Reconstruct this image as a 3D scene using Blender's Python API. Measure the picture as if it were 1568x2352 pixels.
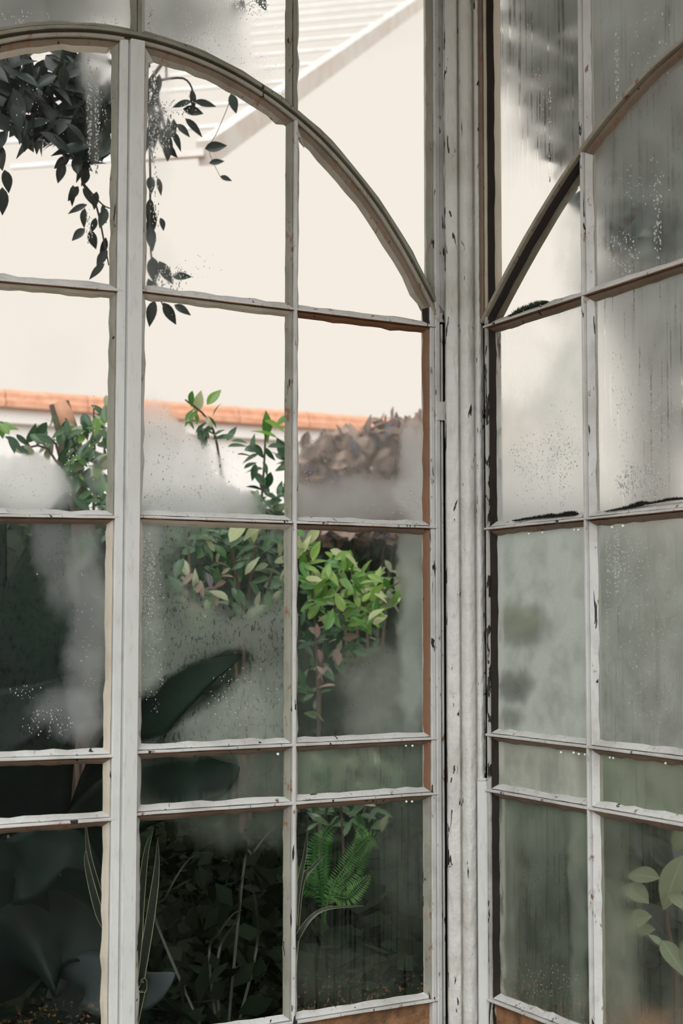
import bpy, bmesh, math, random
from mathutils import Vector, Matrix, noise
random.seed(7)
R = random.Random(11)
for o in list(bpy.data.objects):
    bpy.data.objects.remove(o)
scn = bpy.context.scene
COL = scn.collection

# ------------------------------------------------------------------ camera
W, H, F = 1568, 2352, 3268.95
YAW, PITCH, ROLL = math.radians(61.354), math.radians(3.9194), math.radians(0.0426)
CP = Vector((-1.8886, -2.8516, 1.5))
fwd = Vector((math.cos(YAW) * math.cos(PITCH), math.sin(YAW) * math.cos(PITCH), math.sin(PITCH)))
rgt = Vector((math.sin(YAW), -math.cos(YAW), 0))
upv = rgt.cross(fwd)
rgt, upv = rgt * math.cos(ROLL) + upv * math.sin(ROLL), upv * math.cos(ROLL) - rgt * math.sin(ROLL)
cd = bpy.data.cameras.new('camera')
cam = bpy.data.objects.new('camera', cd)
COL.objects.link(cam)
cd.sensor_fit = 'VERTICAL'
cd.sensor_height = 36
cd.sensor_width = 24
cd.lens = F / H * 36
cd.clip_start = 0.05
cd.dof.use_dof = True
cd.dof.focus_distance = 3.3
cd.dof.aperture_fstop = 4.0
m = Matrix((rgt, upv, -fwd)).transposed().to_4x4()
m.translation = CP
cam.matrix_world = m
scn.camera = cam

# ------------------------------------------------------------------ light
world = bpy.data.worlds.new('overcast_sky')
scn.world = world
world.use_nodes = True
wb = world.node_tree.nodes['Background']
wb.inputs[0].default_value = (0.913, 0.847, 0.752, 1)
wb.inputs[1].default_value = 1.0
sd = bpy.data.lights.new('sun', 'SUN')
sd.energy = 2.85
sd.angle = math.radians(60)
sd.color = (0.93, 0.97, 1.0)
sun = bpy.data.objects.new('sun', sd)
COL.objects.link(sun)
sun.location = (-4, -5, 8)
sun.rotation_euler = Vector((0.58, 0.76, -0.72)).to_track_quat('-Z', 'Y').to_euler()
scn.view_settings.view_transform = 'Standard'
scn.view_settings.look = 'None'
scn.view_settings.exposure = 0.0
scn.view_settings.gamma = 1.0
scn.view_settings.use_curve_mapping = False


# ------------------------------------------------------------------ helpers
def ray(px, py):
    return fwd * F + rgt * (px - W / 2) - upv * (py - H / 2)


def PY(px, py, y):            # point where the sight line meets the vertical plane y
    d = ray(px, py)
    return CP + d * ((y - CP.y) / d.y)


def PX(px, py, x):
    d = ray(px, py)
    return CP + d * ((x - CP.x) / d.x)


def PZ(px, py, z):
    d = ray(px, py)
    return CP + d * ((z - CP.z) / d.z)


class Wall:
    def __init__(self, left):
        self.left = left

    def p(self, s, z, d):
        return Vector((-s, d, z)) if self.left else Vector((d, -s, z))

    def sz(self, px, py, d=0.0):
        q = PY(px, py, d) if self.left else PX(px, py, d)
        return ((-q.x) if self.left else (-q.y), q.z)


WL, WR = Wall(True), Wall(False)


def empty(name, loc, label=None, cat=None, group=None, kind=None):
    o = bpy.data.objects.new(name, None)
    o.empty_display_size = 0.05
    COL.objects.link(o)
    o.location = loc
    tag(o, label, cat, group, kind)
    return o


def tag(o, label=None, cat=None, group=None, kind=None):
    if label: o['label'] = label
    if cat: o['category'] = cat
    if group: o['group'] = group
    if kind: o['kind'] = kind
    return o


def abs_loc(o):
    v = Vector((0, 0, 0))
    while o:
        v = v + o.location
        o = o.parent
    return v


def put(name, bm, mats, parent=None, smooth=False, loc=None, recalc=True):
    """bmesh in world coordinates -> one object, origin at loc or at its parent's origin"""
    if recalc:
        bmesh.ops.recalc_face_normals(bm, faces=bm.faces)
    base = abs_loc(parent) if parent else Vector((0, 0, 0))
    org = Vector(loc) if loc is not None else base
    for v in bm.verts:
        v.co -= org
    me = bpy.data.meshes.new(name)
    bm.to_mesh(me)
    bm.free()
    for mt in (mats if isinstance(mats, (list, tuple)) else [mats]):
        me.materials.append(mt)
    if smooth:
        for p in me.polygons:
            p.use_smooth = True
    o = bpy.data.objects.new(name, me)
    COL.objects.link(o)
    o.parent = parent
    o.location = org - base
    return o


def box(bm, a, b, mi=0):
    vs = [bm.verts.new((x, y, z)) for x in (a[0], b[0]) for y in (a[1], b[1]) for z in (a[2], b[2])]
    for f in ((0, 1, 3, 2), (4, 6, 7, 5), (0, 4, 5, 1), (2, 3, 7, 6), (0, 2, 6, 4), (1, 5, 7, 3)):
        bm.faces.new([vs[i] for i in f]).material_index = mi


def tube(bm, pts, rad, n=8, mi=0, cap=True):
    pts = [Vector(p) for p in pts]
    rings = []
    for i, p in enumerate(pts):
        t = (pts[min(i + 1, len(pts) - 1)] - pts[max(i - 1, 0)]).normalized()
        a = t.orthogonal().normalized() if not rings else (prev - t * prev.dot(t)).normalized()
        prev = a
        b = t.cross(a)
        r = rad[i] if isinstance(rad, (list, tuple)) else rad
        rings.append([bm.verts.new(p + (a * math.cos(k * 2 * math.pi / n) + b * math.sin(k * 2 * math.pi / n)) * r) for k in range(n)])
    for i in range(len(rings) - 1):
        for k in range(n):
            f = bm.faces.new((rings[i][k], rings[i][(k + 1) % n], rings[i + 1][(k + 1) % n], rings[i + 1][k]))
            f.material_index = mi
            f.smooth = True
    if cap:
        bm.faces.new(rings[0][::-1]).material_index = mi
        bm.faces.new(rings[-1]).material_index = mi


def spline(pts, n=8):
    """Catmull-Rom through points"""
    pts = [Vector(p) for p in pts]
    out = []
    for i in range(len(pts) - 1):
        p0, p1, p2, p3 = pts[max(i - 1, 0)], pts[i], pts[i + 1], pts[min(i + 2, len(pts) - 1)]
        for k in range(n):
            t = k / n
            out.append(0.5 * ((2 * p1) + (p2 - p0) * t + (2 * p0 - 5 * p1 + 4 * p2 - p3) * t * t + (3 * p1 - p0 - 3 * p2 + p3) * t ** 3))
    out.append(pts[-1])
    return out


def resample(path, step):
    out = [path[0]]
    for a, b in zip(path[:-1], path[1:]):
        L = math.dist(a, b)
        n = max(1, int(L / step))
        for k in range(1, n + 1):
            out.append(tuple(a[i] + (b[i] - a[i]) * k / n for i in range(len(a))))
    return out


def sweep(bm, wall, path, prof, jit=0.0005, step=0.04, mis=None, seed=0.0):
    """sweep closed profile [(n,d)] along an (s,z) path in the wall plane, n to the left of the path"""
    path = resample(path, step)
    rings = []
    for i, p in enumerate(path):
        a, b = path[max(i - 1, 0)], path[min(i + 1, len(path) - 1)]
        tx, tz = b[0] - a[0], b[1] - a[1]
        L = math.hypot(tx, tz) or 1
        nx, nz = -tz / L, tx / L
        ring = []
        for j, (n, d) in enumerate(prof):
            q = Vector((p[0] * 23 + seed, p[1] * 23, j * 3.7))
            jn = noise.noise(q) * jit
            jd = noise.noise(q + Vector((9, 4, 1))) * jit
            ring.append(bm.verts.new(wall.p(p[0] + nx * (n + jn), p[1] + nz * (n + jn), d + jd)))
        rings.append(ring)
    m_ = len(prof)
    for r0, r1 in zip(rings[:-1], rings[1:]):
        for j in range(m_):
            f = bm.faces.new((r0[j], r0[(j + 1) % m_], r1[(j + 1) % m_], r1[j]))
            if mis:
                f.material_index = mis[j]
    bm.faces.new(rings[0][::-1])
    bm.faces.new(rings[-1])


# ------------------------------------------------------------------ materials
class NT:
    def __init__(self, mat):
        mat.use_nodes = True
        self.t = mat.node_tree
        self.t.nodes.clear()

    def n(self, typ, **kw):
        nd = self.t.nodes.new(typ)
        for k, v in kw.items():
            if k.startswith('i_'):
                key = k[2:]
                key = int(key) if key.isdigit() else key.replace('_', ' ')
                self.set(nd.inputs[key], v)
            else:
                setattr(nd, k, v)
        return nd

    def set(self, sock, v):
        if isinstance(v, bpy.types.NodeSocket):
            self.t.links.new(v, sock)
        elif isinstance(v, (tuple, list)) and len(v) == 3 and sock.type == 'RGBA':
            sock.default_value = (*v, 1)
        else:
            sock.default_value = v

    def math(self, op, a, b=0.0, c=0.0, clamp=False):
        nd = self.t.nodes.new('ShaderNodeMath')
        nd.operation = op
        nd.use_clamp = clamp
        self.set(nd.inputs[0], a)
        self.set(nd.inputs[1], b)
        self.set(nd.inputs[2], c)
        return nd.outputs[0]

    def step(self, x, lo, hi, a=0.0, b=1.0):
        nd = self.t.nodes.new('ShaderNodeMapRange')
        nd.interpolation_type = 'SMOOTHSTEP'
        self.set(nd.inputs[0], x)
        for i, v in enumerate((lo, hi, a, b)):
            self.set(nd.inputs[i + 1], v)
        return nd.outputs[0]

    def mixc(self, f, a, b, mode='MIX'):
        nd = self.t.nodes.new('ShaderNodeMix')
        nd.data_type = 'RGBA'
        nd.blend_type = mode
        self.set(nd.inputs[0], f)
        self.set(nd.inputs[6], a)
        self.set(nd.inputs[7], b)
        return nd.outputs[2]

    def noise(self, vec, scale, detail=3, rough=0.55, dist=0.0):
        return self.n('ShaderNodeTexNoise', i_Vector=vec, i_Scale=scale, i_Detail=detail, i_Roughness=rough, i_Distortion=dist).outputs[0]

    def scl(self, vec, s):
        return self.n('ShaderNodeMapping', i_Vector=vec, i_Scale=s).outputs[0]

    def pos(self):
        return self.n('ShaderNodeNewGeometry').outputs['Position']

    def bump(self, h, strength=0.4, dist=0.002):
        return self.n('ShaderNodeBump', i_Height=h, i_Strength=strength, i_Distance=dist).outputs[0]

    def mix(self, f, a, b):
        nd = self.t.nodes.new('ShaderNodeMixShader')
        self.set(nd.inputs[0], f)
        self.set(nd.inputs[1], a)
        self.set(nd.inputs[2], b)
        return nd.outputs[0]

    def out(self, s):
        o = self.t.nodes.new('ShaderNodeOutputMaterial')
        self.t.links.new(s, o.inputs[0])


def paint(name, col=(0.66, 0.69, 0.69), dirt=(0.30, 0.29, 0.25), chip=0.5, rust=0.0, lump=0.25, dirt_amt=0.5, rough=0.55, spec=0.4):
    mt = bpy.data.materials.new(name)
    t = NT(mt)
    P = t.pos()
    Ps = t.scl(P, (1, 1, 0.22))
    big = t.noise(P, 7, 4)
    c = t.mixc(t.math('MULTIPLY', t.step(big, 0.42, 0.72), dirt_amt), col, dirt)
    fine = t.noise(Ps, 90, 4, 0.65)
    c = t.mixc(t.math('MULTIPLY', t.step(fine, 0.5, 0.75), 0.35), c, dirt)
    if rust > 0:
        rn = t.noise(t.scl(P, (1, 1, 0.5)), 48, 4, 0.65)
        c = t.mixc(t.step(rn, 0.62 - 0.3 * rust, 0.72 - 0.2 * rust), c, (0.21, 0.095, 0.05))
    cn = t.noise(Ps, 55, 3, 0.6, 0.6)
    ch = t.step(cn, 0.70 - 0.06 * chip, 0.73 - 0.06 * chip)
    c = t.mixc(ch, c, (0.018, 0.016, 0.014))
    h = t.math('ADD', t.noise(P, 45, 4, 0.6), t.math('MULTIPLY', ch, -0.8))
    b = t.n('ShaderNodeBsdfPrincipled', i_Base_Color=c, i_Roughness=rough, i_Specular_IOR_Level=spec, i_Normal=t.bump(h, lump, 0.004))
    t.out(b.outputs[0])
    return mt


def plain(name, col, rough=0.7, var=0.25, scale=12, bump=0.2, col2=None, spec=0.4):
    mt = bpy.data.materials.new(name)
    t = NT(mt)
    P = t.pos()
    nz = t.noise(P, scale, 5, 0.6)
    c2 = col2 or tuple(x * (1 - var) for x in col)
    c = t.mixc(t.step(nz, 0.35, 0.68), col, c2)
    b = t.n('ShaderNodeBsdfPrincipled', i_Base_Color=c, i_Roughness=rough, i_Specular_IOR_Level=spec, i_Normal=t.bump(t.noise(P, scale * 6, 4), bump, 0.004))
    t.out(b.outputs[0])
    return mt


def leafmat(name, c1, c2, c3=None, trans=0.3, rough=0.38, spec=0.5):
    mt = bpy.data.materials.new(name)
    t = NT(mt)
    oi = t.n('ShaderNodeObjectInfo')
    r = oi.outputs['Random']
    c = t.mixc(t.step(r, 0.0, 1.0), c1, c2)
    if c3:
        c = t.mixc(t.step(r, 0.82, 0.9), c, c3)
    gen = t.n('ShaderNodeTexCoord').outputs['UV']
    u = t.n('ShaderNodeSeparateXYZ', i_Vector=gen).outputs[0]
    rib = t.step(t.math('ABSOLUTE', t.math('SUBTRACT', u, 0.5)), 0.0, 0.05, 0.35, 0.0)
    c = t.mixc(rib, c, tuple(min(1, x * 1.6 + 0.03) for x in c2))
    b = t.n('ShaderNodeBsdfPrincipled', i_Base_Color=c, i_Roughness=rough, i_Specular_IOR_Level=spec).outputs[0]
    tr = t.n('ShaderNodeBsdfTranslucent', i_Color=t.mixc(0.5, c, (0.5, 0.7, 0.15), 'MULTIPLY')).outputs[0]
    t.out(t.mix(trans, b, tr))
    return mt


M = {}
M['paint'] = paint('aged_white_paint', (0.60, 0.615, 0.605), chip=0.25, dirt_amt=0.25)
M['paint_old'] = paint('flaking_white_paint', (0.57, 0.575, 0.56), chip=0.9, rust=0.06, dirt_amt=0.5)
M['cover'] = paint('smooth_white_paint', (0.58, 0.595, 0.585), chip=-0.6, dirt_amt=0.12, lump=0.08)
M['post'] = paint('lumpy_post_paint', (0.60, 0.605, 0.58), dirt=(0.33, 0.31, 0.26), chip=0.75, lump=1.0, dirt_amt=0.5)
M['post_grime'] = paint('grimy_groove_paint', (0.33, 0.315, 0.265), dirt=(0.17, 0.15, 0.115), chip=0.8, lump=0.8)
M['post_flaky'] = paint('flaking_edge_paint', (0.42, 0.42, 0.38), dirt=(0.12, 0.10, 0.08), chip=2.6, lump=0.8)
M['putty'] = paint('white_putty', (0.58, 0.585, 0.575), chip=0.6, rust=0.04, lump=0.5)
M['putty_tan'] = paint('tan_putty', (0.50, 0.46, 0.38), dirt=(0.33, 0.27, 0.19), chip=0.1, dirt_amt=0.5, lump=0.15)
M['putty_rust'] = paint('rust_stained_putty', (0.20, 0.15, 0.11), dirt=(0.10, 0.07, 0.05), chip=0.6, rust=0.15, lump=0.4)
M['putty_brown'] = paint('rust_brown_putty', (0.19, 0.088, 0.042), dirt=(0.11, 0.06, 0.035), chip=0.0, lump=0.1, dirt_amt=0.5)
M['taupe'] = paint('taupe_arch_paint', (0.33, 0.305, 0.25), dirt=(0.15, 0.12, 0.085), chip=0.4, rust=0.08, lump=0.3)
M['putty_olive'] = paint('olive_grey_putty', (0.26, 0.26, 0.21), dirt=(0.10, 0.09, 0.07), chip=0.5, rust=0.1, lump=0.3)
M['putty_black'] = paint('grime_and_shade_putty', (0.03, 0.027, 0.024), dirt=(0.012, 0.011, 0.010), chip=0.4, lump=0.4, rough=0.9, spec=0.05)  # groove grime, and the black of the shaded reveals put into colour
M['rust_line'] = paint('rusty_bar_edge', (0.30, 0.16, 0.10), dirt=(0.13, 0.07, 0.045), chip=0.4, rust=0.3)
M['iron'] = paint('greenish_outer_iron', (0.25, 0.25, 0.20), dirt=(0.14, 0.10, 0.06), chip=0.2, rust=0.15)
M['dark'] = plain('gap_shade_black', (0.018, 0.016, 0.014), 0.9)  # even black that stands for shade in the frame gaps
M['kick'] = plain('gritty_brown_panel', (0.30, 0.155, 0.075), 0.85, scale=28, col2=(0.13, 0.07, 0.035), bump=0.9)
M['glass_edge'] = None


def glass_back():
    mt = bpy.data.materials.new('glass_outer_face')
    t = NT(mt)
    t.out(t.n('ShaderNodeBsdfRefraction', i_Color=(1, 1, 1), i_Roughness=0.0, i_IOR=1.12).outputs[0])
    return mt


M['glass_back'] = glass_back()


def pane_mat(name, base, zones=(), streak=0.0, speck=0.0, tint=(0.91, 0.98, 0.99), opac=0.65, drops=0.0, dirt=0.0, blur=0.42, wob_amt=1.0):
    """condensation on the inner glass face; zones are (u, v, axes, delta)"""
    mt = bpy.data.materials.new(name)
    t = NT(mt)
    uv = t.n('ShaderNodeTexCoord').outputs['UV']
    P = t.pos()
    sx = t.n('ShaderNodeSeparateXYZ', i_Vector=uv)
    wob = t.noise(P, 9, 3, 0.6)
    wob2 = t.noise(t.scl(P, (1, 1, 0.6)), 11, 3, 0.6)
    u = t.math('ADD', sx.outputs[0], t.math('MULTIPLY', t.math('SUBTRACT', wob, 0.5), 0.22 * wob_amt))
    v = t.math('ADD', sx.outputs[1], t.math('MULTIPLY', t.math('SUBTRACT', wob2, 0.5), 0.16 * wob_amt))
    fog = base
    for (cu, cv, iv, dl) in zones:
        a_, b_ = t.math('SUBTRACT', u, cu), t.math('SUBTRACT', v, cv)
        du = t.math('ADD', t.math('MULTIPLY', a_, iv[0][0]), t.math('MULTIPLY', b_, iv[0][1]))
        dv = t.math('ADD', t.math('MULTIPLY', a_, iv[1][0]), t.math('MULTIPLY', b_, iv[1][1]))
        q = t.math('ADD', t.math('MULTIPLY', du, du), t.math('MULTIPLY', dv, dv))
        fog = t.math('ADD', fog, t.step(q, 0.0, 2.3, dl * 1.1, 0.0))
    if streak:
        sn = t.noise(t.scl(P, (1, 1, 0.03)), 130, 3, 0.6)
        fog = t.math('SUBTRACT', fog, t.math('MULTIPLY', t.step(sn, 0.5, 0.68), streak))
    if speck:
        sp = t.noise(t.scl(P, (1, 1, 0.55)), 150, 3, 0.7)
        fog = t.math('SUBTRACT', fog, t.math('MULTIPLY', t.step(sp, 0.52, 0.66), speck))
    cl = t.noise(P, 14, 4, 0.6)
    fog = t.math('MULTIPLY', fog, t.step(cl, 0.2, 0.8, 0.75, 1.25), clamp=True)
    rough = t.step(fog, 0.0, 0.55, 0.0, blur)
    col = t.mixc(t.step(t.noise(P, 200, 2), 0.3, 0.7), tint, tuple(x * 0.93 for x in tint))
    nrm = None
    if drops:
        vo = t.n('ShaderNodeTexVoronoi', i_Vector=t.scl(P, (1, 1, 0.8)), i_Scale=170.0)
        msk = t.step(t.noise(P, 16, 2), 0.45, 0.6)
        hgt = t.math('MULTIPLY', t.step(vo.outputs['Distance'], 0.0, 0.42, 1.0, 0.0), msk)
        nrm = t.bump(hgt, drops, 0.003)
    kw = {'i_Normal': nrm} if nrm else {}
    gl = t.n('ShaderNodeBsdfGlass', i_Color=(1, 1, 1), i_Roughness=rough, i_IOR=1.12, **kw).outputs[0]
    tr = t.n('ShaderNodeBsdfTranslucent', i_Color=col).outputs[0]
    df = t.n('ShaderNodeBsdfDiffuse', i_Color=col, **kw).outputs[0]
    sc = t.mix(0.35, tr, df)
    sh = t.mix(t.math('MULTIPLY', fog, opac), gl, sc)
    if dirt:
        dn = t.noise(P, 120, 3, 0.7)
        dm = t.math('MULTIPLY', t.step(dn, 0.55, 0.7), dirt)
        low = t.step(sx.outputs[1], 0.0, 0.3, 1.0, 0.0)
        sh = t.mix(t.math('MULTIPLY', dm, low), sh, t.n('ShaderNodeBsdfDiffuse', i_Color=(0.34, 0.18, 0.09)).outputs[0])
    t.out(sh)
    return mt


def drop_mat():
    mt = bpy.data.materials.new('water_drop')
    t = NT(mt)
    t.out(t.mix(0.25, t.n('ShaderNodeBsdfGlass', i_Roughness=0.0, i_IOR=1.33).outputs[0], t.n('ShaderNodeBsdfDiffuse', i_Color=(.9, .92, .92)).outputs[0]))
    return mt


M['water'] = drop_mat()

# ------------------------------------------------------------------ window geometry tables
ZA = {1: (2.2007, -0.0254), 2: (1.7094, -0.0181), 3: (1.1777, 0.0191), 4: (1.0623, 0.0031), 5: (0.594, 0.002)}
ZB = {1: (2.1768, 0.0086), 2: (1.6943, 0.0025), 3: (1.1974, 0.003), 4: (1.0695, 0.0022), 5: (0.596, -0.0037)}
ZR = {1: (2.1651, 0.0124), 2: (1.688, 0.0079), 3: (1.2098, 0.0079), 4: (1.0822, 0.0101), 5: (0.6069, 0.0185)}
ZBOT, ZTOP = 0.25, 3.22


def line(tab, k):
    a, b = tab[k]
    return lambda s: a + b * s


_tab = []
for _i in range(0, 181):
    _th = _i / 180 * 1.32
    _r = ((0.012383 * _th ** 2 + 0.0079397) * _th ** 2 - 0.036233) * _th ** 2 + 0.828438
    _tab.append((_r * math.sin(_th), 1.9 + _r * math.cos(_th)))


def archL(off=0.0):
    def f(s):
        x = abs(0.84 - s) / (1 + off / 0.8)
        for (x0, z0), (x1, z1) in zip(_tab[:-1], _tab[1:]):
            if x0 <= x <= x1:
                return 1.9 + (z0 + (z1 - z0) * (x - x0) / (x1 - x0) - 1.9) * (1 + off / 0.8)
        return 2.15
    return f


def archR(off=0.0):
    def f(s):
        z = ((-0.14566 * s - 0.37942) * s + 1.04575) * s + 2.09652
        dz = (3 * -0.14566 * s + 2 * -0.37942) * s + 1.04575
        return z + off * math.sqrt(1 + dz * dz)
    return f


def arch_path(f, s0, s1, n=40):
    return [(s0 + (s1 - s0) * i / n, f(s0 + (s1 - s0) * i / n)) for i in range(n + 1)]


def arch_polar(t0, t1, off=0.0, n=44):
    """left-wall arch curve by angle, offset outwards"""
    out = []
    for i in range(n + 1):
        th = t0 + (t1 - t0) * i / n
        a = abs(th)
        r = ((0.012383 * a ** 2 + 0.0079397) * a ** 2 - 0.036233) * a ** 2 + 0.828438 + off
        out.append((0.84 - r * math.sin(th), 1.9 + r * math.cos(th)))
    return out


TBAR = [(-0.0018, 0), (0.0018, 0), (0.0032, 0.0014), (0.0032, 0.0256), (0.0125, 0.0256), (0.0125, 0.032),
        (-0.0125, 0.032), (-0.0125, 0.0256), (-0.0032, 0.0256), (-0.0032, 0.0014)]


def tbar(parent, wall, path, nib=0.0032, flange=0.0125, fd=0.032, d0=0.0, mat=None, name='glazing_bar', jit=0.0007, fl_in=None, low=False):
    bm = bmesh.new()
    a = flange if fl_in is None else fl_in
    prof = [(-nib * .6, d0), (nib * .6, d0), (nib, d0 + .0014), (nib, .0256), (flange, .0256), (flange, fd),
            (-a, fd), (-a, .0256), (-nib, .0256), (-nib, d0 + .0014)]
    sweep(bm, wall, path, prof, jit=jit, mis=[0, 0, 0, 1, 1, 1, 1, 1, 2, 2] if low else [0, 0, 0, 1, 1, 1, 1, 1, 0, 0])
    return put(name, bm, [mat or M['paint_old'], M['iron'], M['rust_line']], parent)


def member(parent, wall, s0, s1, z0, z1, d0, d1, mat, name='stile', jit=0.0006, bev=0.0015):
    bm = bmesh.new()
    prof = [(s0 + bev, d0), (s1 - bev, d0), (s1, d0 + bev), (s1, d1), (s0, d1), (s0, d0 + bev)]
    prof = [(-a, b) for a, b in prof]      # path runs up, n points to -s
    sweep(bm, wall, [(0, z0), (0, z1)], prof, jit=jit)
    return put(name, bm, mat, parent)


def pane_outline(s0, s1, zb, zt):
    """counter-clockwise in (s,z) with side tags; s0 < s1"""
    def run(a, b, f, tagc, n):
        return [((a + (b - a) * i / n, f(a + (b - a) * i / n)), tagc) for i in range(n)]
    pts = run(s0, s1, zb, 'B', 12)
    za, zb_ = zb(s1), zt(s1)
    n = max(1, int((zb_ - za) / 0.03))
    pts += [((s1, za + (zb_ - za) * i / n), 'H') for i in range(n)]        # high-s side
    pts += run(s1, s0, zt, 'T', 14)
    za, zb_ = zt(s0), zb(s0)
    n = max(1, int((za - zb_) / 0.03))
    pts += [((s0, za + (zb_ - za) * i / n), 'O') for i in range(n)]        # low-s side (towards the post)
    return pts


def inset(pts, w):
    n = len(pts)
    out = []
    for i in range(n):
        (ax, az), (bx, bz), (cx, cz) = pts[i - 1][0], pts[i][0], pts[(i + 1) % n][0]
        d1 = Vector((bx - ax, bz - az)); d2 = Vector((cx - bx, cz - bz))
        if d1.length < 1e-6: d1 = d2
        if d2.length < 1e-6: d2 = d1
        d1.normalize(); d2.normalize()
        n1 = Vector((-d1.y, d1.x)); n2 = Vector((-d2.y, d2.x))
        bis = n1 + n2
        if bis.length < 1e-4: bis = n1
        bis.normalize()
        k = w / max(0.35, bis.dot(n1))
        out.append((bx + bis.x * k, bz + bis.y * k))
    return out


GD0, GD1 = 0.0215, 0.0245
PUTN = ['putty', 'putty_tan', 'putty_rust', 'putty_brown', 'putty_olive', 'putty_black', 'paint_old', 'taupe']
DROPJOBS = []


def pane(win, wall, s0, s1, zb, zt, fog, sides, zones=(), pw=0.0125, label=None, tmul=1.0, **kw):
    """glass pane with its putty; zones in photograph pixels (x, y, rx, ry, delta)"""
    out = pane_outline(s0, s1, zb, zt)
    ss = [p[0][0] for p in out]; zs = [p[0][1] for p in out]
    a0, a1, b0, b1 = min(ss), max(ss), min(zs), max(zs)

    def uv(s, z):
        u = (a1 - s) / (a1 - a0) if wall.left else (s - a0) / (a1 - a0)
        return u, (z - b0) / (b1 - b0)
    zz = []
    for zn in zones:
        x, y, rx, ry, dl = zn[:5]
        an = math.radians(zn[5] if len(zn) > 5 else 0)
        c = uv(*wall.sz(x, y, GD0))
        e = uv(*wall.sz(x + rx * math.cos(an), y - rx * math.sin(an), GD0))
        g = uv(*wall.sz(x - ry * math.sin(an), y - ry * math.cos(an), GD0))
        iv = Matrix(((e[0] - c[0], g[0] - c[0]), (e[1] - c[1], g[1] - c[1]))).inverted()
        zz.append((c[0], c[1], iv, dl))
    mt = pane_mat('fogged_glass', fog, zz, **kw)
    bm = bmesh.new()
    uvl = bm.loops.layers.uv.new('UVMap')
    fr = [bm.verts.new(wall.p(p[0][0], p[0][1], GD0)) for p in out]
    bk = [bm.verts.new(wall.p(p[0][0], p[0][1], GD1)) for p in out]
    f1 = bm.faces.new(fr); f2 = bm.faces.new(bk[::-1])
    n = len(out)
    for i in range(n):
        bm.faces.new((fr[i], bk[i], bk[(i + 1) % n], fr[(i + 1) % n])).material_index = 1
    f2.material_index = 1
    for f in (f1, f2):
        for lp, p in zip(f.loops, out if f is f1 else out[::-1]):
            lp[uvl].uv = uv(*p[0])
    g = put('glass_pane', bm, [mt, M['glass_back']], win)
    if label: g['label'] = label
    # putty bead around the pane
    ins = inset(out, pw)
    bm = bmesh.new()
    A0, A, B, C = [], [], [], []
    for i, (p, q) in enumerate(zip(out, ins)):
        (s, z) = p[0]
        k = noise.noise(Vector((s * 31 + s0 * 7, z * 31, 3.3))) * 0.35 + noise.noise(Vector((s * 90, z * 90, 8.1))) * 0.16
        mu = tmul if p[1] == 'T' else 1.0
        qs, qz = s + (q[0] - s) * (1 + k) * mu, z + (q[1] - z) * (1 + k) * mu
        g0 = 0.10 + 0.07 * noise.noise(Vector((s * 60, z * 60, 1.1)))
        A0.append(bm.verts.new(wall.p(s, z, 0.0150)))
        A.append(bm.verts.new(wall.p(s + (qs - s) * g0 / mu, z + (qz - z) * g0 / mu, 0.0085 + 0.002 * k)))
        mid = 0.55
        B.append(bm.verts.new(wall.p(s + (qs - s) * mid, z + (qz - z) * mid, 0.0135)))
        C.append(bm.verts.new(wall.p(qs, qz, 0.0213)))
    D = [bm.verts.new(wall.p(p[0][0], p[0][1], 0.0214)) for p in out]
    for i in range(n):
        j = (i + 1) % n
        mm = sides.get(out[i][1], 'putty')
        mm = mm if isinstance(mm, tuple) else (mm, mm)
        for X, Y, mi in ((A0, A, 'putty_black'), (A, B, mm[0]), (B, C, mm[1]), (C, D, mm[1])):
            try:
                bm.faces.new((X[i], X[j], Y[j], Y[i])).material_index = PUTN.index(mi)
            except ValueError:
                pass
    put('putty', bm, [M[k] for k in PUTN], g)
    g['_wall'] = 1 if wall.left else 0
    return g, wall, (a0, a1, b0, b1)


def droplets(g, wall, items, seed=1, stretch=1.0, name='water_droplets'):
    """items: (px, py, rx, ry, count, size_px) ellipses in photo pixels"""
    rr = random.Random(seed)
    bm = bmesh.new()
    for (x, y, rx, ry, cnt, sz) in items:
        for _ in range(cnt):
            a = rr.uniform(0, 6.283); q = math.sqrt(rr.random())
            px, py = x + rx * q * math.cos(a), y + ry * q * math.sin(a)
            s, z = wall.sz(px, py, GD0)
            r = 0.00042 * sz * rr.uniform(0.5, 1.4)
            hz = r * rr.uniform(0.9, 1.7) * stretch
            top = bm.verts.new(wall.p(s, z - hz * 0.15, GD0 - r * 0.55))
            r1, r2 = [], []
            for k in range(6):
                t = k * math.pi / 3
                jj = rr.uniform(0.85, 1.15)
                r1.append(bm.verts.new(wall.p(s + r * 0.7 * jj * math.cos(t), z + hz * 0.7 * jj * math.sin(t), GD0 - r * 0.38)))
                r2.append(bm.verts.new(wall.p(s + r * jj * math.cos(t), z + hz * jj * math.sin(t), GD0 - 0.00005)))
            for k in range(6):
                l = (k + 1) % 6
                bm.faces.new((top, r1[k], r1[l])); bm.faces.new((r1[k], r2[k], r2[l], r1[l]))
            bm.faces.new(r2)
    o = put(name, bm, M['water'], g, smooth=True)
    o['kind'] = 'stuff'
    o['label'] = 'beads of condensation clinging to the glass'
    return o


# ------------------------------------------------------------------ room shell
def quad_obj(name, pts, mat, kind='structure', label=None, cat=None, thick=0.0):
    bm = bmesh.new()
    bm.faces.new([bm.verts.new(p) for p in pts])
    o = put(name, bm, mat, recalc=False)
    return tag(o, label, cat, None, kind)


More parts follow.
